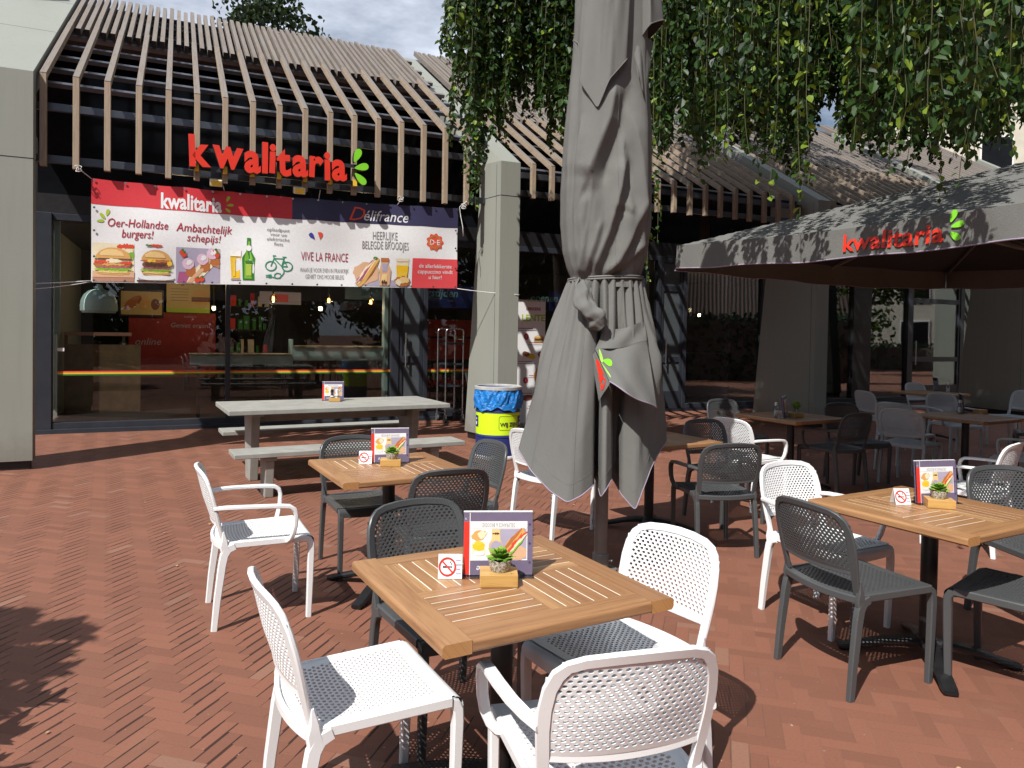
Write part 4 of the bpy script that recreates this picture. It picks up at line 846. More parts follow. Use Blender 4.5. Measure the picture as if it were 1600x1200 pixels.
arm0 = make_chair('armchair', True, '', 'perforated plastic chairs on the terrace')
used = set()
def chair(kind, matk, x, y, deg, label, z=0):
    src = arm0 if kind == 'a' else side0
    if kind not in used:
        used.add(kind); src.location = (x, y, z); src.rotation_euler = (0, 0, R(deg - 90)); src['label'] = label
        for c in src.children: c.material_slots[0].link = 'OBJECT'; c.material_slots[0].material = MT[matk]
        return src
    return dup(src, (x, y, z), R(deg - 90), label, None, [matk])
chair('s', 'white', -.470, 2.330, 29, 'white side chair at the left of the nearest table, shadow across its seat')
chair('a', 'white', .236, 2.030, 105, 'white armchair with its back to us in front of the nearest table')
chair('s', 'white', .395, 2.629, 216, 'white side chair facing us at the right of the nearest table')
chair('s', 'anthracite', -.253, 2.956, -57, 'anthracite side chair tucked behind the nearest table')
chair('a', 'white', -1.403, 4.098, 26, 'white armchair standing sideways alone at the left of the second table')
chair('s', 'anthracite', -.982, 4.898, -62, 'anthracite chair behind the second table, in front of the long grey table')
chair('s', 'anthracite', -.380, 4.868, 212, 'anthracite chair at the right end of the second table, below the blue bin')
chair('s', 'anthracite', -.441, 4.270, 114.5, 'anthracite chair with its back to us in front of the second table')
chair('s', 'white', .351, 5.888, 44, 'white chair mostly hidden behind the folded parasol')
chair('a', 'anthracite', 1.515, 5.421, 99, 'anthracite armchair seen from behind, right beside the folded parasol')
chair('s', 'anthracite', 1.845, 6.284, -66, 'shaded anthracite chair behind the table next to the folded parasol')
chair('a', 'white', 2.255, 6.870, 34, 'white armchair seen from behind, left of the table with the ball plant')
chair('s', 'anthracite', 2.620, 8.435, -67, 'anthracite chair half in shade behind the table with the ball plant')
chair('s', 'anthracite', 3.862, 8.138, -77, 'shaded anthracite chair by the pillar, beyond the table with the ball plant')
chair('a', 'anthracite', 3.366, 7.630, 117, 'anthracite armchair seen from behind, right of the table with the ball plant')
chair('a', 'white', 1.784, 4.102, -64, 'white armchair at the far left of the right hand table with the tilted menu')
chair('s', 'anthracite', 1.645, 3.458, 22, 'anthracite side chair seen from behind at the sunlit table at the right')
chair('s', 'anthracite', 2.334, 3.286, 132, 'anthracite chair cut by the right edge in front of the right hand table')
chair('s', 'anthracite', 2.944, 4.045, -84, 'anthracite chair behind the right hand table, cut by the right edge')
chair('a', 'white', 3.52, 5.61, 130, 'white chair half in shade at the right edge behind the right hand table')
chair('a', 'greyplastic', 5.05, 7.10, 119, 'light grey armchair at the right edge beside the half shaded white chair')
chair('s', 'greyplastic', 4.390, 8.020, 40, 'light grey chair seen from behind under the open parasol, front one of the pair')
chair('s', 'greyplastic', 4.742, 8.782, 34, 'light grey chair under the open parasol, just behind the front one of the pair')
chair('s', 'greyplastic', 5.35, 10.55, 10, 'light grey chair seen side on, farthest left of those under the open parasol')
chair('a', 'greyplastic', 6.036, 9.956, -85, 'light grey armchair facing us between the two dark tables under the open parasol')
chair('s', 'greyplastic', 7.05, 12.35, -70, 'pale grey chair beyond the farthest table with the red menu')
chair('s', 'greyplastic', 7.55, 11.0, 200, 'left one of two light grey chairs near the right edge by the last pillar')
chair('s', 'greyplastic', 7.75, 10.6, 200, 'right one of two light grey chairs near the right edge by the last pillar')
chair('s', 'anthracite', 6.55, 9.05, 150, 'dark chair back at the right edge behind the near shaded table')
chair('a', 'white', -.55, 14.0, 20, 'white armchair inside the restaurant behind the left window')
chair('s', 'white', 1.0, 15.1, 60, 'white chair inside the restaurant below the low end of the bar counter')
chair('s', 'white', 2.0, 15.3, 200, 'white chair inside the restaurant beneath the high end of the bar counter')

# ------------------------------------------------------------------ square tables
def make_table(label, group):
    root = thing('square_table', label, 'table', group=group)
    m = MB(); H = .4; B = .088; Z0, Z1 = .712, .750
    def prof(a, b, x0, x1, axis):   # board with a rounded outer edge at a, straight inner edge at b
        sg_ = 1 if b > a else -1; r_ = .012
        pl = [(b, Z0), (b, Z1)]
        for k in range(6): t = R(90 * k / 5); pl.append((a + sg_ * r_ * (1 - math.sin(t)), Z1 - r_ * (1 - math.cos(t))))
        pl += [(a, Z0 + .008), (a + sg_ * .008, Z0)]
        if axis == 'x': m.prism(pl, x0, x1, rng.choice((0, 0, 1)) * 0, 'x')
        else: m.prism(pl, x0, x1, 0, 'y')
    def board(x0, x1, y0, y1):
        m.box(x0, x1, y0, y1, Z0 + .004, Z1 - .0005, 0)
    # full length boards along y at both sides (end grain shows at the front), cross boards between
    def longboard(sgn):
        pl = []; x0, x1 = (-H, -H + B) if sgn < 0 else (H - B, H)
        r_ = .012; a = -H if sgn < 0 else H; b = a - sgn * B
        pl = [(b, Z0), (b, Z1)] + [(a - sgn * r_ * (1 - math.sin(R(18 * k))), Z1 - r_ * (1 - math.cos(R(18 * k)))) for k in range(6)] + [(a, Z0 + .008), (a - sgn * .008, Z0)]
        n = len(pl); o1, o2 = rng.random() * 20, rng.random() * 20; vs = [(p[0], -H, p[1]) for p in pl] + [(p[0], H, p[1]) for p in pl]; ln = [0]
        for i in range(n): ln.append(ln[-1] + math.dist(pl[i], pl[(i + 1) % n]))
        fs = [tuple(range(n)), tuple(range(2 * n - 1, n - 1, -1))]; uv = [[(pl[k][0] * .1 + o1, pl[k][1] * 1.5 + pl[k][0] * 2 + o2) for k in range(n)], [(pl[k - n][0] * .1 + o1, pl[k - n][1] + o2) for k in range(2 * n - 1, n - 1, -1)]]; ms = [1, 1]
        for i in range(n): j = (i + 1) % n; fs.append((i, n + i, n + j, j)); uv.append([(o1, ln[i] + o2), (.8 + o1, ln[i] + o2), (.8 + o1, ln[i + 1] + o2), (o1, ln[i + 1] + o2)]); ms.append(0)
        m.add(vs, fs, ms, uv)
    longboard(-1); longboard(1)
    for sgn in (-1, 1):
        a = sgn * H; b = a - sgn * B; r_ = .012
        pl = [(b, Z0), (b, Z1)] + [(a - sgn * r_ * (1 - math.sin(R(18 * k))), Z1 - r_ * (1 - math.cos(R(18 * k)))) for k in range(6)] + [(a, Z0 + .008), (a - sgn * .008, Z0)]
        n = len(pl); o1, o2 = rng.random() * 20, rng.random() * 20; x0, x1 = -H + B + .0012, H - B - .0012; vs = [(x0, p[0], p[1]) for p in pl] + [(x1, p[0], p[1]) for p in pl]; ln = [0]
        for i in range(n): ln.append(ln[-1] + math.dist(pl[i], pl[(i + 1) % n]))
        fs = [tuple(range(n)), tuple(range(2 * n - 1, n - 1, -1))]; uv = [[(o1, o2)] * n, [(o1, o2)] * n]
        for i in range(n): j = (i + 1) % n; fs.append((i, n + i, n + j, j)); uv.append([(o1, ln[i] + o2), (.62 + o1, ln[i] + o2), (.62 + o1, ln[i + 1] + o2), (o1, ln[i + 1] + o2)])
        m.add(vs, fs, 0, uv)
    I = H - B - .0012
    g2 = .0045
    for qx in (-1, 1):
        for qy in (-1, 1):
            along_y = (qx == -1 and qy == 1) or (qx == 1 and qy == -1)
            x0, x1 = (-I, -.0006) if qx < 0 else (.0006, I); y0, y1 = (-I, -.0006) if qy < 0 else (.0006, I)
            N = 6
            for k in range(N):
                if along_y:
                    w = (x1 - x0) / N; a = x0 + w * k; m.box(a + (g2 / 2 if k else 0), a + w - (g2 / 2 if k < N - 1 else 0), y0, y1, Z0 + .004, Z1 - .0008, 0)
                    if k: m.box(a - g2 / 2, a + g2 / 2, y0 + .004, y1 - .004, Z0 + .006, Z1 - .0014, 2)
                else:
                    w = (y1 - y0) / N; a = y0 + w * k; m.box(x0, x1, a + (g2 / 2 if k else 0), a + w - (g2 / 2 if k < N - 1 else 0), Z0 + .004, Z1 - .0008, 0)
                    if k: m.box(x0 + .004, x1 - .004, a - g2 / 2, a + g2 / 2, Z0 + .006, Z1 - .0014, 2)
    m.build('tabletop', ['teak', 'teakdark', 'inlay'], root, smooth=30)
    m = MB(); m.lathe([(.038, .09), (.038, .70)], 24); m.box(-.16, .16, -.03, .03, .69, .711); m.box(-.03, .03, -.16, .16, .6895, .7105); m.lathe([(.055, .075), (.05, .10), (.038, .11)], 24); m.build('column', 'iron', root, smooth=40)
    for k in range(4):
        a = R(45 + 90 * k); dx, dy = math.cos(a), math.sin(a); m = MB()
        m.sweep([(dx * t, dy * t, z) for t, z in ((.02, .085), (.10, .082), (.20, .066), (.30, .040), (.37, .022), (.405, .016))], [.085, .078, .070, .068, .070, .060], [.040, .038, .034, .030, .026, .022], (-dy, dx, 0), ch=.3)
        m.lathe([(.018, 0), (.02, .012), (.016, .014)], 12, 0, (dx * .38, dy * .38, 0)); m.build('foot', 'iron', root, smooth=40)
    return root
def tpos(fx, fy, th, size=.8):
    e1 = (math.cos(th), math.sin(th)); e2 = (-math.sin(th), math.cos(th)); h = size / 2; return (fx + h * (e1[0] + e2[0]), fy + h * (e1[1] + e2[1]), 0)
TG = 'square teak terrace tables'
t1 = make_table('nearest square teak table with menu stand and succulent on a wooden block', TG); t1.location = tpos(-.1706, 1.9159, .5122); t1.rotation_euler = (0, 0, .5122)
for fx, fy, th, lb in ((-.9041, 3.9538, .5011, 'square teak table with menu stand in front of the long grey table'), (1.9233, 3.0514, .51, 'square teak table at the right edge in full sun with tilted menu stand'), (2.8027, 7.1973, .495, 'half shaded teak table carrying a green ball plant and a white topped shaker'),
    (.975, 5.375, .507, 'shaded teak table partly hidden behind the folded parasol'), (4.83, 7.47, .507, 'dark shaded table at the right under the open parasol with an edge on menu'), (6.45, 11.0, .507, 'farthest shaded table under the open parasol with a red menu')):
    dup(t1, tpos(fx, fy, th), th, lb)

# ------------------------------------------------------------------ table things
def make_menu(label):
    root = thing('menu_stand', label, 'menu', group='menu stands on the tables')
    W2, Hh = .2, .212
    def T(x, y, z): return (x, y + z * .10, z)
    m = MB(); m.box(-.122, .122, -.006, -.003, .0, .214, T=T); m.box(-.122, .122, .010, .013, .0, .214, T=T); m.box(-.122, .122, -.035, .06, 0, .003); m.build('holder', 'acrylic', root)
    m = MB(); m.box(-.118, .118, -.002, .009, .004, Hh, 0, T=T); m.box(-.1185, .1185, -.0024, .0095, Hh - .0005, Hh + .003, 1, T=T)
    P = lambda k: (lambda x, z: T(x, -.0062 - .0005 * k, z))
    def rect(x0, x1, z0, z1, k, mt): m.poly([(x0, z0), (x1, z0), (x1, z1), (x0, z1)], P(k), mt)
    rect(-.118, .118, .004, Hh, 0, 0); rect(-.1175, -.0975, .006, .182, 1, 2); rect(-.0980, -.0955, .004, Hh, 2, 1); rect(-.0954, .100, .052, .183, 1, 1); rect(-.0954, .100, .1600, .1606, 2, 5)
    flip = lambda P_, cx, cz: (lambda x, z: P_(2 * cx - x, 2 * cz - z))
    m.text('DELIFRANCE & BROODJES', flip(P(2), .0, .1715), 5, 0, .1665, size=.0175, sx=.52, sy=1.05, spacing=1.1)
    m.text('Délifrance', flip(P(1), -.01, .028), 1, -.01, .022, size=.030, shear=.3)
    m.text('X', P(2), 1, -.111, .188, size=.010)
    Q = P(2); Q3 = P(3); Q4 = P(4); O = 6
    class V: pass
    def bl(cx, cz, rx, rz, mt, k=2, rot=0, seed=0, jag=.08, a0=0, a1=360): blob(mm, cx, cz, rx, rz, P(k), mt, 22, jag, a0, a1, rot, seed)
    for z in (.172, .108, .045): m.ell(.108, z, .0036, .0036, P(2), 3, 12)
    o = m.build('menu_card', ['p_purple', 'p_white', 'p_menured', 'p_navy', 'p_black', 'p_grey'], root)
    mm = MB(); mm.poly([(-.092, .056), (.097, .056), (.097, .157), (-.092, .157)], P(1.5), FI['p_lilac']); mm.poly([(-.092, .056), (.02, .056), (-.02, .157), (-.092, .157)], P(2), FI['p_white'])
    bl(.058, .078, .04, .026, 'p_skin', 2.5, seed=21)
    bl(-.066, .136, .026, .017, 'p_bun', 3, .25, 1); bl(-.055, .139, .016, .012, 'p_cream', 4, .25, 2, .25); mm.poly([(-.088, .072), (-.044, .072), (-.043, .114), (-.09, .114)], P(3), FI['p_cream']); bl(-.066, .100, .021, .015, 'p_beer', 4, 0, 3, .15); bl(-.066, .110, .016, .008, 'p_cheese', 5, 0, 4, .2); bl(-.066, .076, .019, .008, 'p_white', 5, 0, 5)
    mm.poly([(-.024, .115), (.008, .115), (.006, .156), (-.022, .156)], P(3), FI['p_bunlight']); strip(mm, -.02, .004, .142, .006, P(4), 'p_darkbrown', .8, 6); bl(-.008, .096, .026, .030, 'p_skin', 2.8, .2, 7); bl(-.006, .094, .02, .024, 'p_lilac', 3.2, .2, 17)
    bl(.052, .112, .060, .017, 'p_bun', 4, .85, 8); bl(.060, .108, .052, .009, 'p_tomato', 5, .85, 9, .35); bl(.064, .105, .046, .0045, 'p_cream', 6, .85, 10, .5); bl(.045, .118, .05, .006, 'p_chicken', 5, .85, 19, .3); bl(.066, .100, .036, .003, 'p_greenlight', 6.5, .85, 18, .5)
    mm.build('menu_picture', FOOD, root)
    return root
mn = make_menu('purple and red menu stand on the nearest table behind the succulent'); mn.location = (-.036, 2.487, .7505); mn.rotation_euler = (0, 0, R(4.3))
for x, y, a, lb in ((-.757, 4.600, 13, 'purple and red menu stand on the table in front of the long grey table'), (2.17, 3.705, 12, 'purple and red menu stand leaning on the right hand table'), (2.865, 7.62, 62, 'menu stand seen nearly edge on, beside the green ball plant'),
    (5.20, 8.42, 66, 'dark menu stand seen edge on on the near shaded table under the open parasol'), (6.93, 11.93, 75, 'menu stand with red edge on the farthest shaded table')):
    dup(mn, (x, y, .7505), R(a), lb)
mp_ = dup(mn, (-2.03, 8.335, .7765), R(14), 'purple and red menu stand on the long grey table')
def make_card(label):
    root = thing('no_smoking_card', label, 'sign', group='no smoking cards on the tables')
    m = MB(); hh = .076; w = .040
    for sg_ in (-1, 1):
        vs = [(-w, sg_ * .026, 0), (w, sg_ * .026, 0), (w, sg_ * .001, hh), (-w, sg_ * .001, hh)]; vs2 = [(x, y + sg_ * .0012, z) for x, y, z in vs]
        m.add(vs + vs2, [(0, 1, 2, 3), (7, 6, 5, 4), (0, 4, 5, 1), (1, 5, 6, 2), (2, 6, 7, 3), (3, 7, 4, 0)], 0)
    m.build('card', 'p_white', root)
    m = MB(); P = lambda x, z: (x, -.0285 + .025 * z / hh - .0006, z); P2_ = lambda x, z: (x, -.0285 + .025 * z / hh - .0011, z)
    cx, cz = -.0095, .038; m.line2([(cx + .0265 * math.cos(2 * math.pi * k / 36), cz + .0265 * math.sin(2 * math.pi * k / 36)) for k in range(36)], .0058, P2_, 0, True)
    m.poly([(cx - .016, cz - .003), (cx + .008, cz - .003), (cx + .008, cz + .002), (cx - .016, cz + .002)], P, 1); m.poly([(cx + .010, cz - .003), (cx + .015, cz - .003), (cx + .015, cz + .002), (cx + .010, cz + .002)], P, 1)
    m.line2([(cx + .011, cz + .005), (cx + .014, cz + .010), (cx + .009, cz + .013), (cx + .012, cz + .017)], .0016, P, 1); m.line2([(cx - .019, cz + .019), (cx + .019, cz - .019)], .0052, P2_, 0)
    for k, ww in enumerate((.022, .027, .020, .025)): m.line2([(.020, .058 - .0135 * k), (.020 + ww * .62, .058 - .0135 * k)], .004, P, 2)
    m.build('prohibition_mark', ['p_menured', 'p_black', 'p_lilac'], root)
    return root
nc = make_card('no smoking card left of the menu on the nearest table'); nc.location = (-.197, 2.470, .7505); nc.rotation_euler = (0, 0, R(2))
for x, y, a, lb in ((-.905, 4.573, 6, 'no smoking card by the menu on the second table from us'), (1.975, 3.685, 4, 'no smoking tent card left of the leaning menu on the right hand table'), (2.745, 7.50, 30, 'no smoking tent card left of the green ball plant')):
    dup(nc, (x, y, .7505), R(a), lb)
def make_block(label):
    root = thing('wooden_block', label, 'holder', group='wooden blocks on the tables'); m = MB(); m.prism([(-.062, -.045), (.062, -.045), (.062, .038), (.035, .052), (-.062, .052)], 0, .042, 0, 'z'); m.build('block', 'block', root, bevel=.002)
    m = MB(); P = lambda x, y: (x, y, .0425); m.text('61', P, 0, .044, -.034, size=.013); m.build('table_number', 'p_darkbrown', root); return root
bk_ = make_block('bamboo block under the succulent on the nearest table'); bk_.location = (-.032, 2.408, .7505); bk_.rotation_euler = (0, 0, R(3))
for x, y, a, lb in ((-.735, 4.498, 6, 'bamboo block under the succulent on the table in front of the long grey table'), (2.135, 3.622, -16, 'bamboo block with a cut corner on the right hand table'), (2.975, 7.625, 25, 'bamboo block under the green ball plant'), (5.36, 8.35, 30, 'dark bamboo block on the near shaded table under the open parasol')):
    dup(bk_, (x, y, .7505), R(a), lb)
dup(bk_, (-1.985, 8.225, .7765), R(12), 'bamboo block with two shakers on the long grey table')
def make_succ(label):
    root = thing('succulent_pot', label, 'plant', group='succulents on the blocks'); m = MB(); m.lathe([(.030, 0), (.031, .002), (.041, .036), (.041, .039), (.036, .039), (.033, .031), (0, .031)], 28); m.build('pot', 'pot', root, smooth=40)
    m = MB()
    for ringn, (cnt, tilt, L, zz) in enumerate(((11, 12, .050, .036), (10, 30, .046, .042), (8, 52, .038, .047), (5, 72, .028, .050))):
        for k in range(cnt):
            a = 2 * math.pi * (k + .5 * (ringn % 2)) / cnt + rng.uniform(-.1, .1); t = R(tilt + rng.uniform(-7, 7)); l = L * rng.uniform(.85, 1.1); w = l * .62
            d = Vector((math.cos(a) * math.cos(t), math.sin(a) * math.cos(t), math.sin(t))); sd_ = Vector((-math.sin(a), math.cos(a), 0)); up = d.cross(sd_) * -1; b = Vector((0, 0, zz)); pts = []
            for q, ww, hh in ((.05, .35, .15), (.45, .9, .22), (.75, .95, .24), (1.0, .12, .30)): 
                c = b + d * l * q + up * l * (hh - .15) * .3; pts += [c - sd_ * w * ww * .5, c - up * l * .10 * ww, c + sd_ * w * ww * .5, c + up * l * .04]
            fs = []
            for i in range(3):
                for q in range(4): fs.append((i * 4 + q, i * 4 + (q + 1) % 4, i * 4 + 4 + (q + 1) % 4, i * 4 + 4 + q))
            fs.append((12, 13, 14, 15)); m.add([tuple(p) for p in pts], fs, 0)
    m.build('rosette', 'succ', root, smooth=60); return root
su = make_succ('green succulent in a speckled pot on the nearest table'); su.location = (-.028, 2.412, .793)
for x, y, lb in ((-.728, 4.50, 'green succulent in a speckled pot on the table in front of the long grey table'), (2.135, 3.63, 'green succulent in a speckled pot on the right hand table')):
    o = dup(su, (x, y, .793), rng.random() * 6, lb)
bp_ = thing('ball_plant', 'small clipped green ball plant on a bamboo block at the half shaded table', 'plant', (2.975, 7.625, .793))
m = MB(); m.lathe([(.022, 0), (.03, .04), (.026, .04), (0, .035)], 20); m.build('pot', 'pot', bp_, smooth=40); m = MB()
for k in range(420):
    z = rng.uniform(-1, 1); a = rng.random() * 6.283; r_ = math.sqrt(1 - z * z); d = Vector((r_ * math.cos(a), r_ * math.sin(a), z)); c = Vector((0, 0, .082)) + d * .042 * rng.uniform(.7, 1.05); t = d.orthogonal().normalized(); t.rotate(Matrix.Rotation(rng.random() * 6, 3, d)); b = d.cross(t); m.add([tuple(c - t * .007), tuple(c + b * .005 + d * .004), tuple(c + t * .007), tuple(c - b * .005 + d * .002)], [(0, 1, 2, 3)], 0)
m.build('foliage', 'succ', bp_)
def shaker(x, y, z, cap, body, label):
    t = thing('shaker', label, 'shaker', (x, y, z), group='salt and pepper shakers'); m = MB(); m.lathe([(.018, 0), (.020, .004), (.020, .03), (.013, .045), (.017, .062), (.017, .066)], 20); m.build('body', body, t, smooth=40); m = MB(); m.lathe([(.0175, .066), (.0175, .092), (.012, .096)], 20); m.build('cap', cap, t, smooth=40); m = MB(); m.lathe([(.0204, .010), (.0204, .026)], 20); m.build('label_band', 'p_white' if cap != 'whitepaint' else 'p_grey', t)
shaker(-2.01, 8.215, .8185, 'black', 'rail', 'black capped pepper shaker on the block on the long grey table'); shaker(-1.96, 8.23, .8185, 'whitepaint', 'p_white', 'white capped salt shaker on the block on the long grey table')
def bottle(x, y, label):
    t = thing('bottle', label, 'bottle', (x, y, .7505), group='white topped bottles'); m = MB(); m.lathe([(.026, 0), (.028, .004), (.028, .075), (.02, .10), (.016, .115)], 22); m.build('body', 'acrylic', t, smooth=40); m = MB(); m.lathe([(.018, .115), (.018, .145), (.015, .148)], 18); m.build('cap', 'whitepaint', t, smooth=40); m = MB(); m.lathe([(.0, .004), (.025, .005), (.025, .06), (0, .06)], 18); m.build('contents', 'p_white', t, smooth=40)
bottle(2.78, 7.66, 'white topped bottle beside the green ball plant'); bottle(5.12, 8.34, 'white topped bottle on the near shaded table under the open parasol'); bottle(6.99, 11.72, 'white topped bottle on the farthest shaded table')

# ------------------------------------------------------------------ picnic table
PX, PY, PA = -1.957, 8.104, R(28.6)
pc = thing('slab_table', 'long grey painted slab table standing between two matching benches', 'table', (PX, PY, 0), PA)
m = MB(); m.box(-1.17, 1.17, -.52, -.003, .727, .775, 0); m.box(-1.17, 1.17, .003, .52, .727, .775, 0); m.build('tabletop', 'picgrey', pc, bevel=.006)
def slab(x, zt, wt, wb, th, parent):
    m = MB(); m.prism([(-wt / 2, zt), (wt / 2, zt), (wb / 2, 0), (-wb / 2, 0)], x - th / 2, x + th / 2, 0, 'x'); m.build('leg', 'picgrey', parent, bevel=.006)
for sx in (-1, 1):
    slab(sx * .87, .726, .50, .26, .085, pc)
    m = MB(); m.box(sx * .87 - .055, sx * .87 + .055, -.40, .40, .695, .7265); m.v = m.v; m.build('cross_beam', 'picgrey', pc, bevel=.004)
m = MB(); m.box(-.82, .82, -.03, .03, .60, .68); m.build('stretcher', 'picgrey', pc, bevel=.004)
for yy, xo, lb in ((-.87, -.04, 'grey slab bench on the near side of the long grey table'), (.74, .06, 'grey slab bench between the long grey table and the shop windows')):
    b = thing('bench', lb, 'bench', (PX + xo * math.cos(PA) - yy * math.sin(PA), PY + xo * math.sin(PA) + yy * math.cos(PA), 0), PA, 'benches at the long grey table')
    m = MB(); m.box(-1.15, 1.15, -.19, -.003, .388, .432, 0); m.box(-1.15, 1.15, .003, .19, .388, .432, 0); m.build('seat', 'picgrey', b, bevel=.005)
    for sx in (-1, 1):
        slab(sx * .83, .36, .30, .22, .08, b)
        m = MB(); m.box(sx * .83 - .06, sx * .83 + .06, -.17, .17, .355, .3875); m.build('cross_beam', 'picgrey', b, bevel=.004)

# ------------------------------------------------------------------ bin
bn = thing('litter_drum', 'blue and lime litter drum with a blue bag folded over its rim', 'bin', (-.165, 9.26, 0), 0)
m = MB(); Rb = .278; m.lathe([(Rb - .004, 0), (Rb + .004, .012), (Rb + .004, .05), (Rb, .055)], 56, 2); m.lathe([(Rb, .055), (Rb, .28), (Rb + .006, .285), (Rb + .006, .30), (Rb, .305), (Rb, .315)], 56, 0); m.lathe([(Rb, .315), (Rb, .585), (Rb + .006, .59)], 56, 1); m.lathe([(Rb + .006, .59), (Rb + .006, .605), (Rb, .61), (Rb, .88)], 56, 0)
def BPn(k):
    rr = Rb + .0022 * k
    return lambda a, z: (rr * math.sin(a / rr), -rr * math.cos(a / rr), z)
m.build('drum', ['p_bluebin', 'p_limebin', 'whitepaint'], bn, smooth=40)
m = MB(); Bq = BPn(1.5); Bq2 = BPn(3)
m.text('WIJ ZIJN', Bq, 0, .16, .425, size=.085, sx=.78, bold=.003); L = [(.035, .38), (.285, .38), (.30, .395), (.30, .535), (.285, .55), (.035, .55), (.02, .535), (.02, .395)]; L2 = []
for i in range(8):
    a, b = Vector(L[i]), Vector(L[(i + 1) % 8]); n = max(1, int((b - a).length / .03)); L2 += [tuple(a.lerp(b, k / n)) for k in range(n)]
m.line2(L2, .004, Bq, 0, True)
for c in (-.335, .36):
    for k in range(4): a0 = c - .045 + .0225 * k; m.poly([(a0, .405), (a0 + .0226, .405), (a0 + .0226, .545), (a0, .545)], Bq, 1)
    m.poly([(c - .02, .43), (c + .015, .43), (c + .015, .47), (c - .02, .47)], Bq2, 2); m.ell(c, .505, .014, .014, Bq2, 2, 14)
m.build('lettering', ['p_black', 'p_bluebin', 'p_white'], bn)
m = MB()
def bagf(u, v):
    a = u * 2 * math.pi; w = .012 * math.sin(9 * a + 3 * v) + .009 * math.sin(17 * a - 6 * v) + .006 * math.sin(31 * a + 11 * v); z = .885 - v * (.255 + .02 * math.sin(5 * a) + .012 * math.sin(13 * a)); r_ = Rb + .012 + (.006 + w) * math.sin(math.pi * min(1, v * 1.1)) + .012 * v; return (r_ * math.cos(a), r_ * math.sin(a), z)
m.grid(bagf, 180, 26, 0, True); m.grid(lambda u, v: ((Rb + .012 - .03 * v) * math.cos(u * 6.2832), (Rb + .012 - .03 * v) * math.sin(u * 6.2832), .885 - .35 * v * v), 90, 8, 0, True); m.build('bag', 'bag', bn, smooth=180)
m = MB(); m.lathe([(Rb + .012, .868), (Rb + .022, .870), (Rb + .022, .905), (Rb + .004, .912), (Rb - .004, .905), (Rb - .004, .80)], 64); m.build('rim_ring', simple('dull_galvanised', (.52, .52, .50), .5, .3), bn, smooth=40)

# ------------------------------------------------------------------ trolley
tr = thing('serving_trolley', 'tall tubular steel tray trolley on casters beside the door', 'trolley', sn(4.40, 12.22), AZ + R(4))
m = MB()
for y in (-.18, .18):
    m.tube([(-.165, y, .13), (-.165, y, 1.58)] + [(-.165 + .05 * (1 - math.cos(t)), y, 1.58 + .05 * math.sin(t)) for t in (.5, 1.0, 1.57)] + [(.115 + .05 * math.sin(t), y, 1.63 - .05 * (1 - math.cos(t))) for t in (0, .5, 1.0, 1.57)] + [(.165, y, 1.50), (.165, y, .13)], .0125, 10)
for z in (.16, 1.45):
    for x in (-.165, .165): m.tube([(x, -.18, z), (x, .18, z)], .009, 8)
m.build('frame', 'steel', tr, smooth=60)
for z in (.2, .62, 1.0, 1.36):
    m = MB(); m.box(-.16, .16, -.19, .19, z, z + .012); m.box(-.16, .16, -.19, -.18, z + .012, z + .035); m.box(-.16, .16, .18, .19, z + .012, z + .035); m.build('shelf', 'rail', tr)
for x in (-.165, .165):
    for y in (-.18, .18):
        m = MB(); m.tube([(x - .016, y, .05), (x + .016, y, .05)], .05, 18); m.box(x - .022, x + .022, y - .02, y + .02, .095, .13); m.build('caster', 'rubberwheel', tr, smooth=40)

# ------------------------------------------------------------------ roll-up sign
ru = thing('menu_banner_stand', 'narrow white roll-up menu sign with lime heading beside the fin pillar', 'sign', sn(5.16, 11.2), AZ - R(6))
m = MB(); m.box(0, .56, 0, .006, .06, 2.12); m.build('panel', 'p_white', ru); m = MB(); m.box(-.02, .58, -.05, .06, 0, .06); m.box(-.005, .565, -.01, .016, 2.12, 2.145); m.build('stand_base', 'steel', ru, bevel=.005)
m = MB(); P = lambda x, y: (x, -.003, y); Pb = lambda x, y: (x, -.005, y); Pc = lambda x, y: (x, -.007, y); Pd = lambda x, y: (x, -.009, y)
m.text('LEKKERE', P, 0, .34, 1.97, size=.075, sx=.9, bold=.002); m.text('LENTE', P, 1, .34, 1.79, size=.19, sx=.78, bold=.006)
for k, y in enumerate((1.66, 1.42, 1.10, .86, .56, .34)):
    m.line2([(.06 + .22 * (k % 2), y), (.33 + .2 * (k % 2), y)], .010, P, 0); m.line2([(.05 + .2 * (k % 2), y - .035), (.40 + .14 * (k % 2), y - .035)], .006, P, 2)
for x, y in ((.22, 1.52), (.48, 1.22), (.22, .78), (.46, .46)): m.ell(x, y, .045, .055, P, 0, 20); m.text('5', Pb, 3, x, y - .025, size=.07)
m.build('lettering', ['p_redink', 'p_lime', 'p_navy', 'p_white'], ru)
m = MB(); burger(m, .45, 1.42, .2, 1, P, Pb, Pc, Pd); blob(m, .42, .88, .05, .11, P, 'p_bun', 20, .12, rot=-.3, seed=1); blob(m, .47, .86, .045, .10, Pb, 'p_chicken', 20, .12, rot=.3, seed=2); blob(m, .28, 1.2, .12, .045, P, 'p_beer', 20, .2, rot=-.25, seed=3); blob(m, .22, 1.23, .07, .04, Pb, 'p_patty', 20, .2, seed=4); blob(m, .25, .48, .1, .05, P, 'p_patty', 20, .15, seed=5); m.build('food_picture', FOOD, ru)
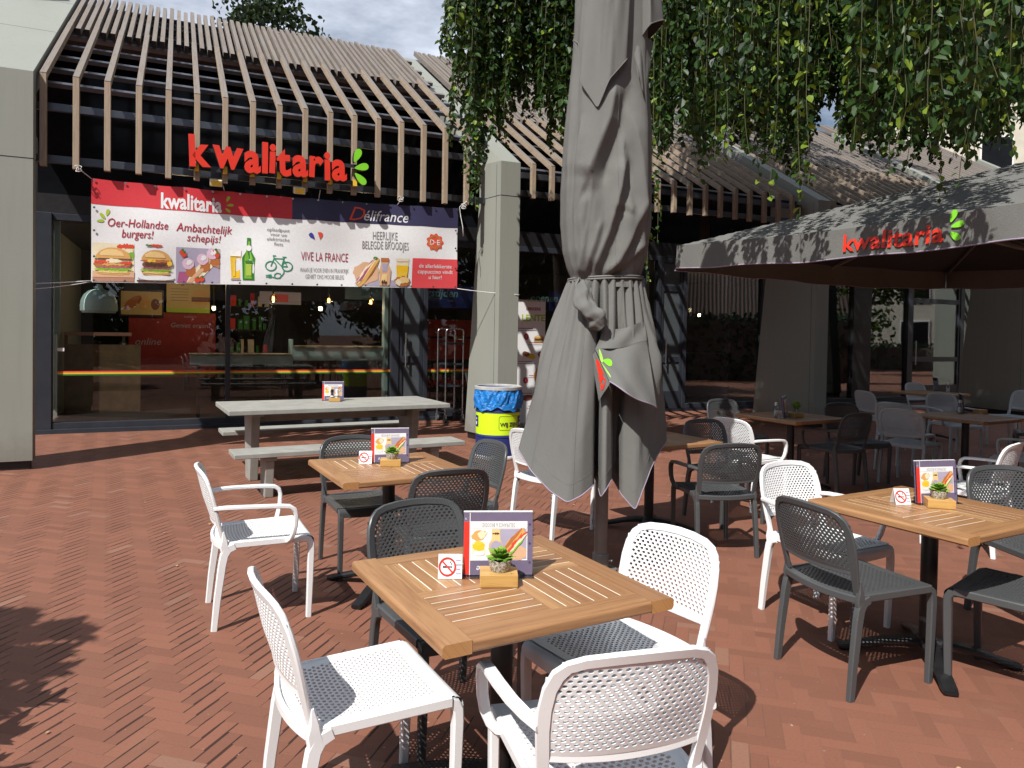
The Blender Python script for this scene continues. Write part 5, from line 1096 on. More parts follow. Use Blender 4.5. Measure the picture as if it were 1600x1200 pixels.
# ------------------------------------------------------------------ folded parasol
fu = thing('folded_parasol', 'large folded taupe parasol tied with a cord beside the nearest table', 'parasol', (.617, 4.889, 0))
def cr_loop(pts, n):
    P = np.array(pts, float); k = len(P); out = []
    d = np.linalg.norm(P - np.roll(P, -1, 0), axis=1) ** .5; tot = d.sum(); cum = np.concatenate([[0], np.cumsum(d)])
    for q in np.linspace(0, tot, n, endpoint=False):
        i = int(np.searchsorted(cum, q, 'right') - 1) % k; t = (q - cum[i]) / d[i]; p0, p1, p2, p3 = P[(i - 1) % k], P[i], P[(i + 1) % k], P[(i + 2) % k]
        out.append(.5 * (2 * p1 + (p2 - p0) * t * .8 + (2 * p0 * .8 - 5 * p1 + .4 * p1 + 4 * p2 - .4 * p2 - p3 * .8 + .6 * (p1 - p2) + .0 * p0) * 0 + 0) if False else (p1 + (p2 - p1) * (3 * t * t - 2 * t ** 3) * .5 + (p2 - p1) * t * .5))
    return np.array(out)
BODY = [(5.162, 0.08, 0.034), (4.83, 0.074, 0.114), (4.287, 0.033, 0.198), (3.785, 0.007, 0.235), (3.365, -0.002, 0.252), (2.943, -0.004, 0.284), (2.52, -0.011, 0.304), (2.309, -0.009, 0.302), (2.118, -0.01, 0.277), (2.012, -0.008, 0.247), (1.945, -0.004, 0.222), (1.893, -0.002, 0.235)]
SKIRT = [(-0.528, -0.12, 0.836), (-0.555, 0.05, 0.81), (-0.473, 0.22, 0.69), (-0.372, 0.36, 0.599), (-0.27, 0.44, 0.547), (-0.179, 0.42, 0.588), (-0.095, 0.36, 0.643), (-0.075, 0.14, 0.656), (-0.06, 0.18, 0.635), (-0.055, 0.40, 0.575), (-0.030, 0.42, 0.625), (0.018, 0.34, 0.681), (0.036, 0.15, 0.659), (0.060, 0.14, 0.622), (0.085, 0.28, 0.569), (0.165, 0.32, 0.482), (0.215, 0.3, 0.608), (0.276, 0.24, 0.719), (0.355, 0.12, 0.794), (0.444, -0.05, 0.862), (0.459, -0.28, 0.987), (0.278, -0.16, 0.843), (0.203, -0.36, 0.581), (0.017, -0.18, 0.747), (-0.138, -0.4, 0.545), (-0.338, -0.22, 0.824), (-0.434, -0.36, 0.94)]
VENT = [(-0.232, -0.1, 3.616), (-0.232, 0.04, 3.501), (-0.215, 0.13, 3.445), (-0.200, 0.2, 3.174), (-0.109, 0.275, 2.995), (-0.08, 0.285, 3.064), (-0.036, 0.295, 3.173), (0.078, 0.27, 3.307), (0.112, 0.13, 3.377), (0.140, 0.11, 3.451), (0.226, 0.20, 3.554), (0.329, 0.05, 3.643), (0.285, -0.12, 3.546), (0.178, -0.22, 3.357), (0.014, -0.27, 3.471), (-0.13, -0.22, 3.346)]
# ridges of cloth: polyline (x, z), width, height, side of the sharp crease
FOLDS = [([(0.015, 3.20), (-0.020, 2.94), (-0.085, 2.74), (-0.150, 2.56)], .085, .062, 1), ([(0.112, 3.0), (0.178, 2.693), (0.217, 2.369), (0.203, 2.043)], .06, .028, -1), ([(0.07, 2.70), (0.045, 2.50), (-0.02, 2.22), (-0.110, 1.948)], .06, .046, 1), ([(-0.24, 3.292), (-0.262, 2.807), (-0.255, 2.361), (-0.204, 1.955)], .034, .020, 1), ([(-0.150, 2.50), (-0.172, 2.281), (-0.172, 2.078), (-0.167, 1.947)], .034, .026, 1), ([(0.215, 2.44), (0.135, 2.22), (0.05, 2.05), (-0.05, 1.949)], .055, .036, 1), ([(-0.184, 2.95), (-0.212, 2.646), (-0.225, 2.362), (-0.183, 1.955)], .03, .026, -1), ([(-.12, 2.62), (-.13, 2.40), (-.15, 2.2), (-.16, 2.0)], .03, .020, -1), ([(-.06, 2.30), (-.09, 2.16), (-.13, 2.02), (-.15, 1.95)], .03, .024, 1), ([(.21, 2.16), (.11, 2.04), (-.02, 1.97)], .036, .026, 1), ([(.13, 2.36), (.09, 2.40), (.02, 2.38)], .025, .014, 1)]
def fold_disp(x, z):
    d_ = 0.
    for pl, w, a, side in FOLDS:
        best = 9; sgn = 1; tt = 0
        for i in range(len(pl) - 1):
            ax, az = pl[i]; bx, bz_ = pl[i + 1]; ux, uz = bx - ax, bz_ - az; L = ux * ux + uz * uz; t = max(0, min(1, ((x - ax) * ux + (z - az) * uz) / L)); px, pz = ax + ux * t, az + uz * t; dd = math.hypot(x - px, z - pz)
            if dd < best: best = dd; sgn = 1 if ux * (z - az) - uz * (x - ax) > 0 else -1; tt = (i + t) / (len(pl) - 1)
        env = min(1, 6 * tt + .2) * min(1, 6 * (1 - tt) + .3)
        q_ = math.sqrt(best * best + .003 ** 2) - .003
        if sgn == side: d_ += a * env * math.exp(-q_ / (w * .38))
        else: d_ += a * env * math.exp(-q_ / (w * 1.15))
        if sgn == side: d_ -= .55 * a * env * math.exp(-((best - w * .95) / (w * .5)) ** 2)
    return d_
zs = [b[0] for b in BODY][::-1]
def body_at(z):
    return np.interp(z, zs, [b[1] for b in BODY][::-1]), np.interp(z, zs, [b[2] for b in BODY][::-1])
def up_pt(u, v):
    z = 5.16 - v * (5.16 - 1.885); cx, w = body_at(z); a = math.pi - 2 * math.pi * u; ca, sa = math.cos(a), math.sin(a); fr = max(0, min(1, (5.1 - z) / .6))
    tie = math.exp(-((z - 1.94) / .16) ** 2)
    r_ = 1 + fr * (.05 * math.sin(5 * a + 1.2 * z) + .035 * abs(math.sin(4.5 * a - .8 * z + .6)) + .02 * math.sin(11 * a + 2 * z)) + tie * (.07 * abs(math.sin(11 * a)) + .03 * math.sin(23 * a))
    edge = abs(ca) ** 8
    r_ = r_ * (1 - edge) + (1.0 + .01 * math.sin(7 * z)) * edge
    x, y = cx + w * r_ * ca, .82 * w * r_ * sa
    if sa > -.2:
        f = fold_disp(x, z) * min(1, (sa + .2) * 1.6) * (1 - edge); x += f * ca; y += f * max(sa, .5)
    return (x, -y, z)
m = MB(); m.grid(up_pt, 240, 170, 0, True); [m.tube([up_pt(q, k / 140) for k in range(4, 140)], .0022, 4, 0, False, False) for q in (.13, .27, .42, .60, .8)]; m.build('canopy_body', 'canvas', fu, smooth=180)
# skirt hanging below the cord
def loft(hem, z_top, rx, ry, cx, n, rows, pw, pleat, bulge, cyf=0., seed=0):
    H = cr_loop(hem, n); kw = np.array([1, 2, 3, 4, 3, 2, 1.]); H = sum(np.roll(H, q - 3, 0) * kw[q] for q in range(7)) / kw.sum(); ang = np.unwrap(np.arctan2(H[:, 1] - cyf, H[:, 0])); ang = np.minimum.accumulate(ang - np.arange(n) * 1e-4); sm = np.concatenate([ang[-9:] + 2 * math.pi, ang, ang[:9] - 2 * math.pi]); ang = np.convolve(sm, np.ones(19) / 19, 'valid')
    rs = random.Random(seed); ph = [rs.random() * 6 for _ in range(6)]; cre = [(rs.random() * 6.283, rs.uniform(-.5, .5), rs.uniform(.05, .11), rs.uniform(.012, .026), rs.choice((-1, 1)), rs.uniform(.45, 1.0)) for _ in range(16)]
    def crease(a, t):
        d_ = 0
        for a0, dr, w, am, sd_, en in cre:
            q = (a - a0 - dr * t + math.pi) % (2 * math.pi) - math.pi; ww = w * (1 + 1.2 * t); env = math.sin(math.pi * min(1, t / en)) if t < en else 0
            d_ += am * env * math.exp(-abs(q) / (ww if q * sd_ > 0 else ww * .3))
        return d_
    vs = []
    for j in range(rows):
        t = j / (rows - 1)
        for i in range(n):
            a = ang[i]; top = np.array((cx + rx * math.cos(a), ry * math.sin(a), z_top)); h = H[i]; s_ = t ** pw; p = top * (1 - s_) + h * s_; p[2] = top[2] * (1 - t) + h[2] * t
            rad = np.array((math.cos(a), math.sin(a), 0)); p += rad * (pleat * (abs(math.sin(13 * a + ph[0])) - .4) * (1 - t) ** 1.6 + bulge * math.sin(math.pi * t) + (crease(a, t) if bulge > .02 else .020 * (abs(math.sin(3.5 * a + .9 * t)) - .6) + .012 * math.sin(8 * a + 1.5 * t)) + .010 * math.sin(7 * a + 5 * t + ph[1]) * math.sin(math.pi * t) + .006 * math.sin(19 * a - 9 * t + ph[2]) * math.sin(math.pi * t) + .012 * math.sin(3.2 * a + 8 * t + ph[3]) * t)
            vs.append((p[0], -p[1], p[2]))
    return vs, [(j * n + i, j * n + (i + 1) % n, (j + 1) * n + (i + 1) % n, (j + 1) * n + i) for j in range(rows - 1) for i in range(n)], [vs[(rows - 1) * n + i] for i in range(n)]
m = MB(); vs, fs, hem = loft(SKIRT, 1.93, .232, .195, -.003, 300, 70, .92, .035, .022, 0, 3); m.add(vs, fs, 0, None, .5); m.tube(hem, .004, 5, 1, True); m.tube([vs[64 * 300 + i] for i in range(300)], .0016, 4, 0, True); [m.tube([vs[r_ * 300 + i] for r_ in range(70)], .0022, 4, 0, False, False) for i in (22, 48, 70, 118, 150, 185, 240, 275)]; m.build('canopy_skirt', ['canvas', 'trim'], fu, smooth=180)
# turned over flap carrying the lettering
def quad_sheet(TL, TR, BL, BR, bul, nu=30, nv=24, wr=.008, seed=0):
    TL, TR, BL, BR = map(np.array, (TL, TR, BL, BR)); r_ = random.Random(seed); a1, a2 = r_.random() * 6, r_.random() * 6
    def f(u, v):
        p = (TL * (1 - u) + TR * u) * (1 - v) + (BL * (1 - u) + BR * u) * v; p = p + np.array((0, bul * math.sin(math.pi * u) * (.45 + .55 * v) + wr * math.sin(9 * u + 4 * v + a1) * (1 - .3 * v) + wr * .7 * math.sin(5 * v - 13 * u + a2), wr * math.sin(7 * u + a1))); return (p[0], -p[1], p[2])
    return f
m = MB(); vs, fs, hem = loft(VENT, 5.0, .085, .08, .075, 200, 60, .55, .012, .012, 0, 5); m.add(vs, fs, 0, None, .5); m.tube(hem, .004, 5, 1, True); fi = quad_sheet((.10, .17, 3.50), (.27, .06, 3.50), (.15, .22, 3.22), (.215, .14, 3.03), .04, 16, 20, .008, 12); m.grid(fi, 16, 20, 0); m.build('vent_flap', ['canvas', 'canvas'], fu, smooth=180)
m = MB(); TLp, TRp, BLp, BRp = (-.095, .30, 1.475), (.245, .20, 1.535), (-.021, .45, 1.285), (.285, .36, 1.125)
ff = quad_sheet(TLp, TRp, BLp, BRp, .07, 34, 26, .009, 4); m.grid(ff, 34, 26, 0); m.tube([ff(k / 30, 1.0) for k in range(31)], .0045, 5, 1)
fc = quad_sheet((-.115, .27, 1.435), (-.095, .301, 1.475), (-.075, .36, 1.17), (-.020, .449, 1.285), .012, 10, 22, .002, 6); m.grid(fc, 10, 22, 0)
m.grid(quad_sheet((-.04, .26, 1.60), (.235, .17, 1.66), (-.095, .298, 1.477), (.245, .198, 1.537), .035, 24, 10, .008, 8), 24, 10, 0); m.build('turned_flap', ['canvas', 'trim'], fu, smooth=180)
m = MB()
def dec(f, u0, v0, pts, mt, off=.004): m.add([(lambda q: (q[0], q[1] - off, q[2]))(f(u0 + x, v0 + y)) for x, y in pts], [tuple(range(len(pts)))], mt)
def lp(L, w, a): return leafpts(0, 0, L, w, a)
dec(ff, .045, .20, lp(.42, .05, R(97)), 1); dec(ff, .135, .36, lp(.17, .20, R(20)), 2); dec(ff, .035, .62, lp(.42, .035, R(80)), 1)
dec(fc, .65, .34, lp(.36, .5, R(70)), 0); dec(fc, .60, .56, lp(.30, .55, R(75)), 0); dec(fc, .55, .77, lp(.26, .5, R(80)), 0); m.build('printed_lettering', ['signred', 'p_brightgreen', 'signgreen'], fu)
# twisted roll below the cord
m = MB(); path = [(-.205, -.235, 1.90), (-.190, -.27, 1.83), (-.165, -.295, 1.765), (-.125, -.315, 1.71), (-.085, -.325, 1.665), (-.05, -.315, 1.625)]; rr = [.03, .05, .056, .055, .05, .03]
P = [Vector(p) for p in path]; n = 28; vs = []
for i in range(41):
    t = i / 40 * 5; k = min(4, int(t)); f = t - k; c = P[k].lerp(P[k + 1], f); r0 = rr[k] * (1 - f) + rr[k + 1] * f
    for q in range(n): a = 2 * math.pi * q / n; rw = r0 * (1 + .22 * math.sin(2 * a + 1.7 * t) + .13 * math.sin(3 * a - 2.1 * t + 1) + .05 * math.sin(5.3 * t + 2 * a) + .05 * math.sin(8 * a + 3.1 * t)); vs.append((c.x + rw * math.cos(a) * .8 + rw * math.sin(a) * .0, c.y - rw * math.sin(a) * .75, c.z + rw * math.cos(a) * .75))
m.add(vs, [(i * n + q, i * n + (q + 1) % n, (i + 1) * n + (q + 1) % n, (i + 1) * n + q) for i in range(40) for q in range(n)], 0, None, .5); m.build('twisted_roll', 'canvas', fu, smooth=180)
m = MB()
for dz in (0, .014): m.tube([(-.004 + .246 * math.cos(a), -.212 * math.sin(a), 1.938 + dz + .012 * math.cos(a)) for a in [2 * math.pi * k / 60 for k in range(60)]], .0075, 6, 0, True)
m.tube([(-.19, -.15, 1.94), (-.215, -.18, 1.89), (-.2, -.21, 1.84)], .006, 6); m.build('tie_cord', 'greyrope', fu, smooth=180)
m = MB(); m.lathe([(.045, .08), (.045, 5.1), (.03, 5.12)], 28); m.build('pole', 'polegrey', fu, smooth=40)
m = MB(); m.lathe([(.055, .0), (.055, .105), (.05, .115), (.046, .118)], 28); m.lathe([(.11, 0), (.11, .012), (.05, .014)], 32); m.tube([(.05, -.02, .07), (.075, -.03, .07)], .007, 8); m.build('ground_sleeve', 'polegrey', fu, smooth=40)

# ------------------------------------------------------------------ open parasol
UA = .507; E1 = Vector((math.cos(UA), math.sin(UA))); E2 = Vector((-math.sin(UA), math.cos(UA))); Hs = 2.25
cc = Vector((1.60, 7.2)) + Hs * E1 - Hs * E2
op = thing('open_parasol', 'large square open taupe parasol with printed valance over the right hand tables', 'parasol', (cc.x, cc.y, 0), UA)
MT['shade_layer'] = simple('underside_shade', (.030, .031, .032), .8)  # dark layer added under the canopy, shade put into its colour
ZR, ZA = 2.455, 3.20
def canopy(a, b):
    mm_ = max(abs(a), abs(b)); mi = min(abs(a), abs(b)); hipd = (mm_ - mi) / max(mm_, .05); z = ZR + (ZA - ZR) * (1 - mm_) - .07 * mm_ * hipd * (2 - hipd) * (1 - .4 * mm_) + .006 * math.sin(9 * a + 5 * b) * mm_
    return (a * Hs, b * Hs, z)
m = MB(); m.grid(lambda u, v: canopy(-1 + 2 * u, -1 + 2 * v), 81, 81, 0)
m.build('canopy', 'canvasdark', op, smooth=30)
m = MB(); m.grid(lambda u, v: tuple(np.add(canopy((-1 + 2 * u) * .995, (-1 + 2 * v) * .995), (0, 0, -.012))), 41, 41, 0); m.build('shade_layer', 'shade_layer', op, smooth=30)
def val_pt(side, t, q):  # t -1..1 along the edge, q 0 top 1 bottom
    z = canopy(-1, t)[2] - .225 * q + .006 * math.sin(t * 14) * q; o = Hs + .012 * math.sin(t * 11 + 1.) * q + .008 * math.sin(t * 31) * q + .015 * q
    return {0: (-o, t * Hs, z), 1: (o, t * Hs, z), 2: (t * Hs, -o, z), 3: (t * Hs, o, z)}[side]
for sd_ in range(4):
    m = MB(); m.grid(lambda u, v: val_pt(sd_, -1 + 2 * u, v), 100, 8, 0); m.tube([val_pt(sd_, -1 + 2 * k / 99, 1.0) for k in range(100)], .006, 5, 1)
    o = m.build('valance', ['canvasdark', 'trim'], op, smooth=180)
    if sd_ == 0:
        m = MB()
        def LP(x, y, k=.012):   # x metres from the far corner towards us, y height above the hem
            t = 1 - x / Hs; q = 1 - y / .225; p = val_pt(0, t, q); return (p[0] - k, p[1], p[2])
        vs_, fs_, _ = text_geo('kwalitaria', 1., .02, 2, 'LEFT'); wd = max(v[0] for v in vs_); k_ = .77 / wd
        m.add([LP(1.86 + v[0] * k_, .048 + v[1] * .185) for v in vs_], fs_, 0)
        for L in ((2.685, .205, .085, .040, R(68)), (2.715, .145, .085, .038, R(12)), (2.70, .075, .085, .040, R(-42))): m.add([LP(x, y) for x, y in leafpts(*L)], [tuple(range(28))], 1)
        m.build('printed_lettering', ['signred', 'p_bike'], op, label if False else (0, 0, 0)) if False else m.build('printed_lettering', ['signred', 'signgreen'], op)
for a, b in ((-1, -1), (-1, 1), (1, -1), (1, 1), (-1, 0), (1, 0), (0, -1), (0, 1)):
    m = MB(); e = canopy(a * .985, b * .985); m.sweep([(a * .12, b * .12, 3.12), (a * Hs * .985, b * Hs * .985, e[2] - .05)], .025, .035, (-b, a, 0)); m.build('rib', 'polegrey', op)
    m = MB(); m.sweep([(a * .08, b * .08, 2.35), (a * Hs * .5, b * Hs * .5, 2.76)], .02, .028, (-b, a, 0)); m.build('strut', 'polegrey', op)
m = MB(); m.lathe([(.04, .06), (.04, 3.2), (.09, 3.21), (.02, 3.32)], 24); m.lathe([(.085, 2.3), (.085, 2.4)], 20); m.build('pole', 'polegrey', op, smooth=40)
m = MB(); m.box(-.45, .45, -.45, .45, 0, .06); m.build('base_plate', 'polegrey', op, bevel=.01)

# ------------------------------------------------------------------ trees
def leaf(vs, fs, ps, p, d, nrm, L, pid):
    s_ = d.cross(nrm); b = len(vs); w = L * .34
    for q in (p, p + d * L * .32 - s_ * w + nrm * L * .10, p + d * L * .70 - s_ * w * .78 + nrm * L * .07, p + d * L - nrm * L * .06, p + d * L * .70 + s_ * w * .78 + nrm * L * .07, p + d * L * .32 + s_ * w + nrm * L * .10): vs.append((q.x, q.y, q.z))
    fs.append((b, b + 1, b + 2, b + 3)); fs.append((b, b + 3, b + 4, b + 5)); ps.append(pid); ps.append(pid)
def foliage_obj(vs, fs, ps, name, mat, parent):
    mb = MB(); mb.v, mb.f, mb.p = vs, fs, ps; mb.m = [0] * len(fs); mb.uv = [None] * len(fs); return mb.build(name, mat, parent)
TR0 = Vector((8.7, 8.6, 0))
wb = thing('weeping_beech', 'weeping beech with long hanging leafy strands over the terrace', 'tree', TR0)
r3 = random.Random(5); LV, LF, LPd = [], [], []; TW = MB(); anchors = []
def strand(x, y, zt, zb, dens=.040, Ls=.075, sway=.06, yel=0.):
    n = max(3, int((zt - zb) / .12)); ph = r3.random() * 6; a = r3.random() * 6; pts = []
    for i in range(n + 1):
        t = i / n; off = sway * (math.sin(ph + 3 * t) - math.sin(ph)) + .03 * math.sin(9 * t + ph); pts.append(Vector((x + off * math.cos(a), y + off * math.sin(a), zt + (zb - zt) * t)))
    TW.tube([tuple(p - TR0) for p in pts], [.0028 * (1 - .6 * i / n) + .0008 for i in range(n + 1)], 4, caps=False)
    L = zt - zb; k = int(L / dens); side = 1
    for i in range(k):
        t = (i + r3.random()) / k; s_ = t * n; j = min(n - 1, int(s_)); p = pts[j].lerp(pts[j + 1], s_ - j); side = -side
        az_ = r3.random() * 6.283; dr = R(r3.uniform(15, 78)); d = Vector((math.cos(az_) * math.cos(dr), math.sin(az_) * math.cos(dr), -math.sin(dr))); nr = d.orthogonal().normalized(); nr = Matrix.Rotation(r3.uniform(-1.2, 1.2), 3, d) @ (nr if nr.z > 0 else -nr)
        up = Vector((0, 0, 1)); nr = (up - d * up.dot(d)).normalized(); nr = Matrix.Rotation(r3.uniform(-1.0, 1.0), 3, d) @ nr
        lw = Ls * r3.uniform(.55, 1.1) * (.75 if t > .92 else 1); q = p + Vector((math.cos(az_), math.sin(az_), -.3)) * r3.uniform(.0, .05) * (1.2 - t)
        pid = r3.random() * .9 if r3.random() > yel else .97
        if t > .85: pid = min(1, pid * .4 + .5 + r3.random() * .12)
        leaf(LV, LF, LPd, q - TR0, d, nr, lw, pid)
    anchors.append(pts[0])
ENV = [(690, 60), (697, 120), (708, 215), (720, 250), (738, 330), (752, 300), (765, 240), (790, 205), (830, 195), (870, 245), (900, 270), (930, 230), (1000, 240), (1022, 330), (1045, 235), (1080, 250), (1105, 275), (1130, 240), (1165, 235), (1200, 250), (1225, 290), (1245, 275), (1265, 225), (1290, 180), (1312, 165), (1325, 235), (1350, 262), (1375, 255), (1395, 225), (1420, 250), (1440, 270), (1465, 235), (1490, 245), (1520, 250), (1550, 225), (1575, 190), (1605, 150), (1700, 150)]
ex, ey = [e[0] for e in ENV], [e[1] for e in ENV]
def hang(px0, px1, d0, d1, n, f0, f1, dens, Ls, yel=.06, topx=.9):
    for _ in range(n):
        px = r3.uniform(px0, px1); d = r3.uniform(d0, d1); yb = np.interp(px, ex, ey) * r3.uniform(f0, f1); x = (px - 800) / 1144.9 * d
        hz = 523 - (px - 800) * .0163
        zb = CAM_H + (hz - yb) / 1144.9 * d; zt = CAM_H + (hz + 20) / 1144.9 * d + r3.uniform(.1, topx)
        if zt - zb > .15: strand(x, d, zt, zb, dens, Ls, .05 * d / 6, yel)
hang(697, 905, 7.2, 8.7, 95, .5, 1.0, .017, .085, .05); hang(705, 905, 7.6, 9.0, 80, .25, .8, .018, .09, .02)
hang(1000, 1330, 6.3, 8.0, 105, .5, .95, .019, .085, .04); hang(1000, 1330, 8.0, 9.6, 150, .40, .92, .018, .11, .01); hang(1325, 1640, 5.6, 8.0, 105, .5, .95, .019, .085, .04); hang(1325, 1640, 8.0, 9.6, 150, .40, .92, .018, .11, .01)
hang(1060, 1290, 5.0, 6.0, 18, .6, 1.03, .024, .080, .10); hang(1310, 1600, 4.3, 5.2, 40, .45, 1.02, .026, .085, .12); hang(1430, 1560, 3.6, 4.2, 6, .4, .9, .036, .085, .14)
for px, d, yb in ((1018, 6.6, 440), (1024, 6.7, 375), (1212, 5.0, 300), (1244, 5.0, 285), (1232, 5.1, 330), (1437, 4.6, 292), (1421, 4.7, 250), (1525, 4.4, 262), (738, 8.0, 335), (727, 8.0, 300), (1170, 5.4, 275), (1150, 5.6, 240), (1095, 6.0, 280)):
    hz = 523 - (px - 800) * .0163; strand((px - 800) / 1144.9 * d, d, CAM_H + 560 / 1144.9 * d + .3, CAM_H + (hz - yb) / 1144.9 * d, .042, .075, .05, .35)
# unseen crown, its leaf clumps placed sunward to shade the fins and roof
clumps = []; tries = 0
while len(clumps) < 300 and tries < 6000:
    tries += 1; w_ = r3.random()
    if w_ < .30: s_, n_, z_ = r3.uniform(9.7, 11.5), r3.uniform(9.2, 11.4), r3.uniform(0, 4.2)
    elif w_ < .50: s_, n_, z_ = r3.uniform(15.2, 18), r3.uniform(9.2, 11.4), r3.uniform(0, 4.2)
    elif w_ < .80: s_ = r3.uniform(7.5, 17); n_ = r3.uniform(9.6, 14.2); z_ = 4.4 + (n_ - 9.6) * .6
    else: s_, n_, z_ = r3.uniform(7, 16), r3.uniform(6.5, 9.5), r3.uniform(0, 1.5)
    p = Vector((s_ * CA - n_ * SA, s_ * SA + n_ * CA, z_)); zt = r3.uniform(5.5, 11.5); p = p - sd * ((zt - z_) / -sd.z)
    if p.y < 3.5 or p.z < CA * 0 + CAM_H + .475 * p.y + .6 or p.x < .8 or p.x + .75 * p.y < 6.3: continue
    clumps.append((p, r3.uniform(.45, .95)))
for c, s_ in clumps:
    for _k in range(230):
        d = Vector((r3.gauss(0, 1), r3.gauss(0, 1), r3.gauss(0, 1))).normalized(); p = c + Vector((d.x, d.y, d.z * .5)) * s_ * r3.random() ** .45
        if p.z < CAM_H + .46 * p.y + .1: continue
        dd = Vector((r3.gauss(0, 1), r3.gauss(0, 1), r3.gauss(-.6, .8))).normalized(); leaf(LV, LF, LPd, p - TR0, dd, dd.orthogonal().normalized(), .17 * r3.uniform(.7, 1.2), r3.random() * .9)
for _ in range(8):
    x, y = r3.uniform(1.3, 4.4), r3.uniform(3.9, 6.6); zmin = CAM_H + .47 * y + .2; zt = zmin + r3.uniform(1.2, 2.6); strand(x, y, zt, zmin + r3.uniform(0, .4), .035, .10, .1, .04)
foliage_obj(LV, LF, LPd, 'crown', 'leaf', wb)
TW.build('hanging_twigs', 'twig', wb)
m = MB(); m.tube([(0, 0, 0), (.03, .02, .8), (-.05, .0, 2.2), (-.15, -.1, 3.8), (-.3, -.1, 5.4), (-.5, -.2, 6.8)], [.42, .32, .28, .25, .2, .13], 18); m.build('trunk', 'bark', wb, smooth=180)
m = MB(); rb = random.Random(3)
for k in range(22):
    q = anchors[rb.randrange(len(anchors))] - TR0; q = Vector((q.x, q.y, max(q.z, 4.6))); st = Vector((-.2, -.1, rb.uniform(3.8, 6.3))); mid = st.lerp(q, .5) + Vector((rb.uniform(-.3, .3), rb.uniform(-.3, .3), rb.uniform(.9, 1.6))); pts = []
    for i in range(11): t = i / 10; pts.append(tuple(st * (1 - t) ** 2 + mid * 2 * t * (1 - t) + q * t * t))
    m.tube(pts, [.10 * (1 - .85 * i / 10) for i in range(11)], 8)
m.build('limbs', 'bark', wb, smooth=180)
def bushy(name, label, loc, h, cr, cz, nleaf, L, mat, trunk_r, seed, group=None, squash=1.0, clumps=26):
    t = thing(name, label, 'tree', loc, group=group); r_ = random.Random(seed); vs, fs, ps = [], [], []; cl = []
    for k in range(clumps):
        a = r_.random() * 6.283; z = r_.uniform(-1, 1); rr = math.sqrt(max(0, 1 - z * z)) * r_.uniform(.35, 1); cl.append((Vector((rr * math.cos(a) * cr, rr * math.sin(a) * cr, cz + z * cr * squash)), cr * r_.uniform(.22, .42)))
    for k in range(nleaf):
        c, s_ = cl[r_.randrange(clumps)]; d = Vector((r_.gauss(0, 1), r_.gauss(0, 1), r_.gauss(0, 1))).normalized(); p = c + d * s_ * r_.random() ** .5; dd = Vector((r_.gauss(0, 1), r_.gauss(0, 1), r_.gauss(-.4, 1))).normalized(); leaf(vs, fs, ps, p, dd, dd.orthogonal().normalized(), L * r_.uniform(.6, 1.2), r_.random())
    foliage_obj(vs, fs, ps, 'crown', mat, t); m = MB(); m.tube([(0, 0, 0), (.05 * cr, 0, cz * .5), (0, .05 * cr, cz)], [trunk_r, trunk_r * .75, trunk_r * .4], 12)
    for c, s_ in cl[::3]: m.tube([(0, 0, cz * .55), tuple(Vector((0, 0, cz * .8)).lerp(c, .5)), tuple(c)], [trunk_r * .4, trunk_r * .25, trunk_r * .08], 6)
    m.build('trunk', 'bark', t, smooth=180); return t
bushy('broadleaf_tree', 'dark tree crown showing above the battened roof', (-12.0, 34.0, 0), 18, 3.3, 13.95, 5200, .30, 'leafdark', .4, 4, squash=.75)
# feathery shrub at our left whose shade falls across the paving
t = thing('feathery_conifer', 'feathery conifer left of the view shading the paving in the lower left corner', 'tree', (-3.86, 1.52, 0)); vs, fs, ps = [], [], []; r_ = random.Random(9); m = MB()
for k in range(170):
    a = r_.random() * 6.283; z0 = r_.uniform(.5, 3.0); L = (3.3 - z0) * .62 + .25; L *= r_.uniform(.75, 1.1); pts = []
    for i in range(9): q = i / 8; pts.append(Vector((math.cos(a) * L * q, math.sin(a) * L * q, z0 + .25 * q - .35 * q * q)))
    m.tube([tuple(p) for p in pts], [.012 * (1 - .8 * i / 8) for i in range(9)], 4, caps=False)
    for i in range(150):
        q = r_.uniform(.12, 1); j = min(7, int(q * 8)); p = pts[j].lerp(pts[j + 1], q * 8 - j); sd_ = r_.choice((-1, 1)); d = (Vector((math.cos(a), math.sin(a), 0)) + sd_ * Vector((-math.sin(a), math.cos(a), 0)) * r_.uniform(.4, 1.1) + Vector((0, 0, r_.uniform(-.4, .3)))).normalized(); leaf(vs, fs, ps, p, d, d.orthogonal().normalized(), r_.uniform(.09, .17), r_.random() * .9)
foliage_obj(vs, fs, ps, 'crown', 'leafdark', t); m.tube([(0, 0, 0), (0, 0, 1.6), (0, 0, 3.2)], [.08, .06, .015], 10); m.build('trunk', 'bark', t)

vs, fs, ps = [], [], []; r_ = random.Random(77)
for k in range(90):
    x, y = r_.uniform(-3.5, 5.5), r_.uniform(2.2, 9.5); a = r_.random() * 6.28; d = Vector((math.cos(a), math.sin(a), r_.uniform(0, .25))).normalized(); leaf(vs, fs, ps, Vector((x, y, .006)), d, Vector((0, 0, 1)), r_.uniform(.010, .032), r_.random())
lt = MB(); lt.v, lt.f, lt.p = vs, fs, ps; lt.m = [0] * len(fs); lt.uv = [None] * len(fs); tag(lt.build('leaf_litter', simple('dry_leaf_bits', (.36, .24, .12), .8, 0, .4, 40)), 'tiny dry leaf bits scattered over the paving', 'litter', kind='stuff')
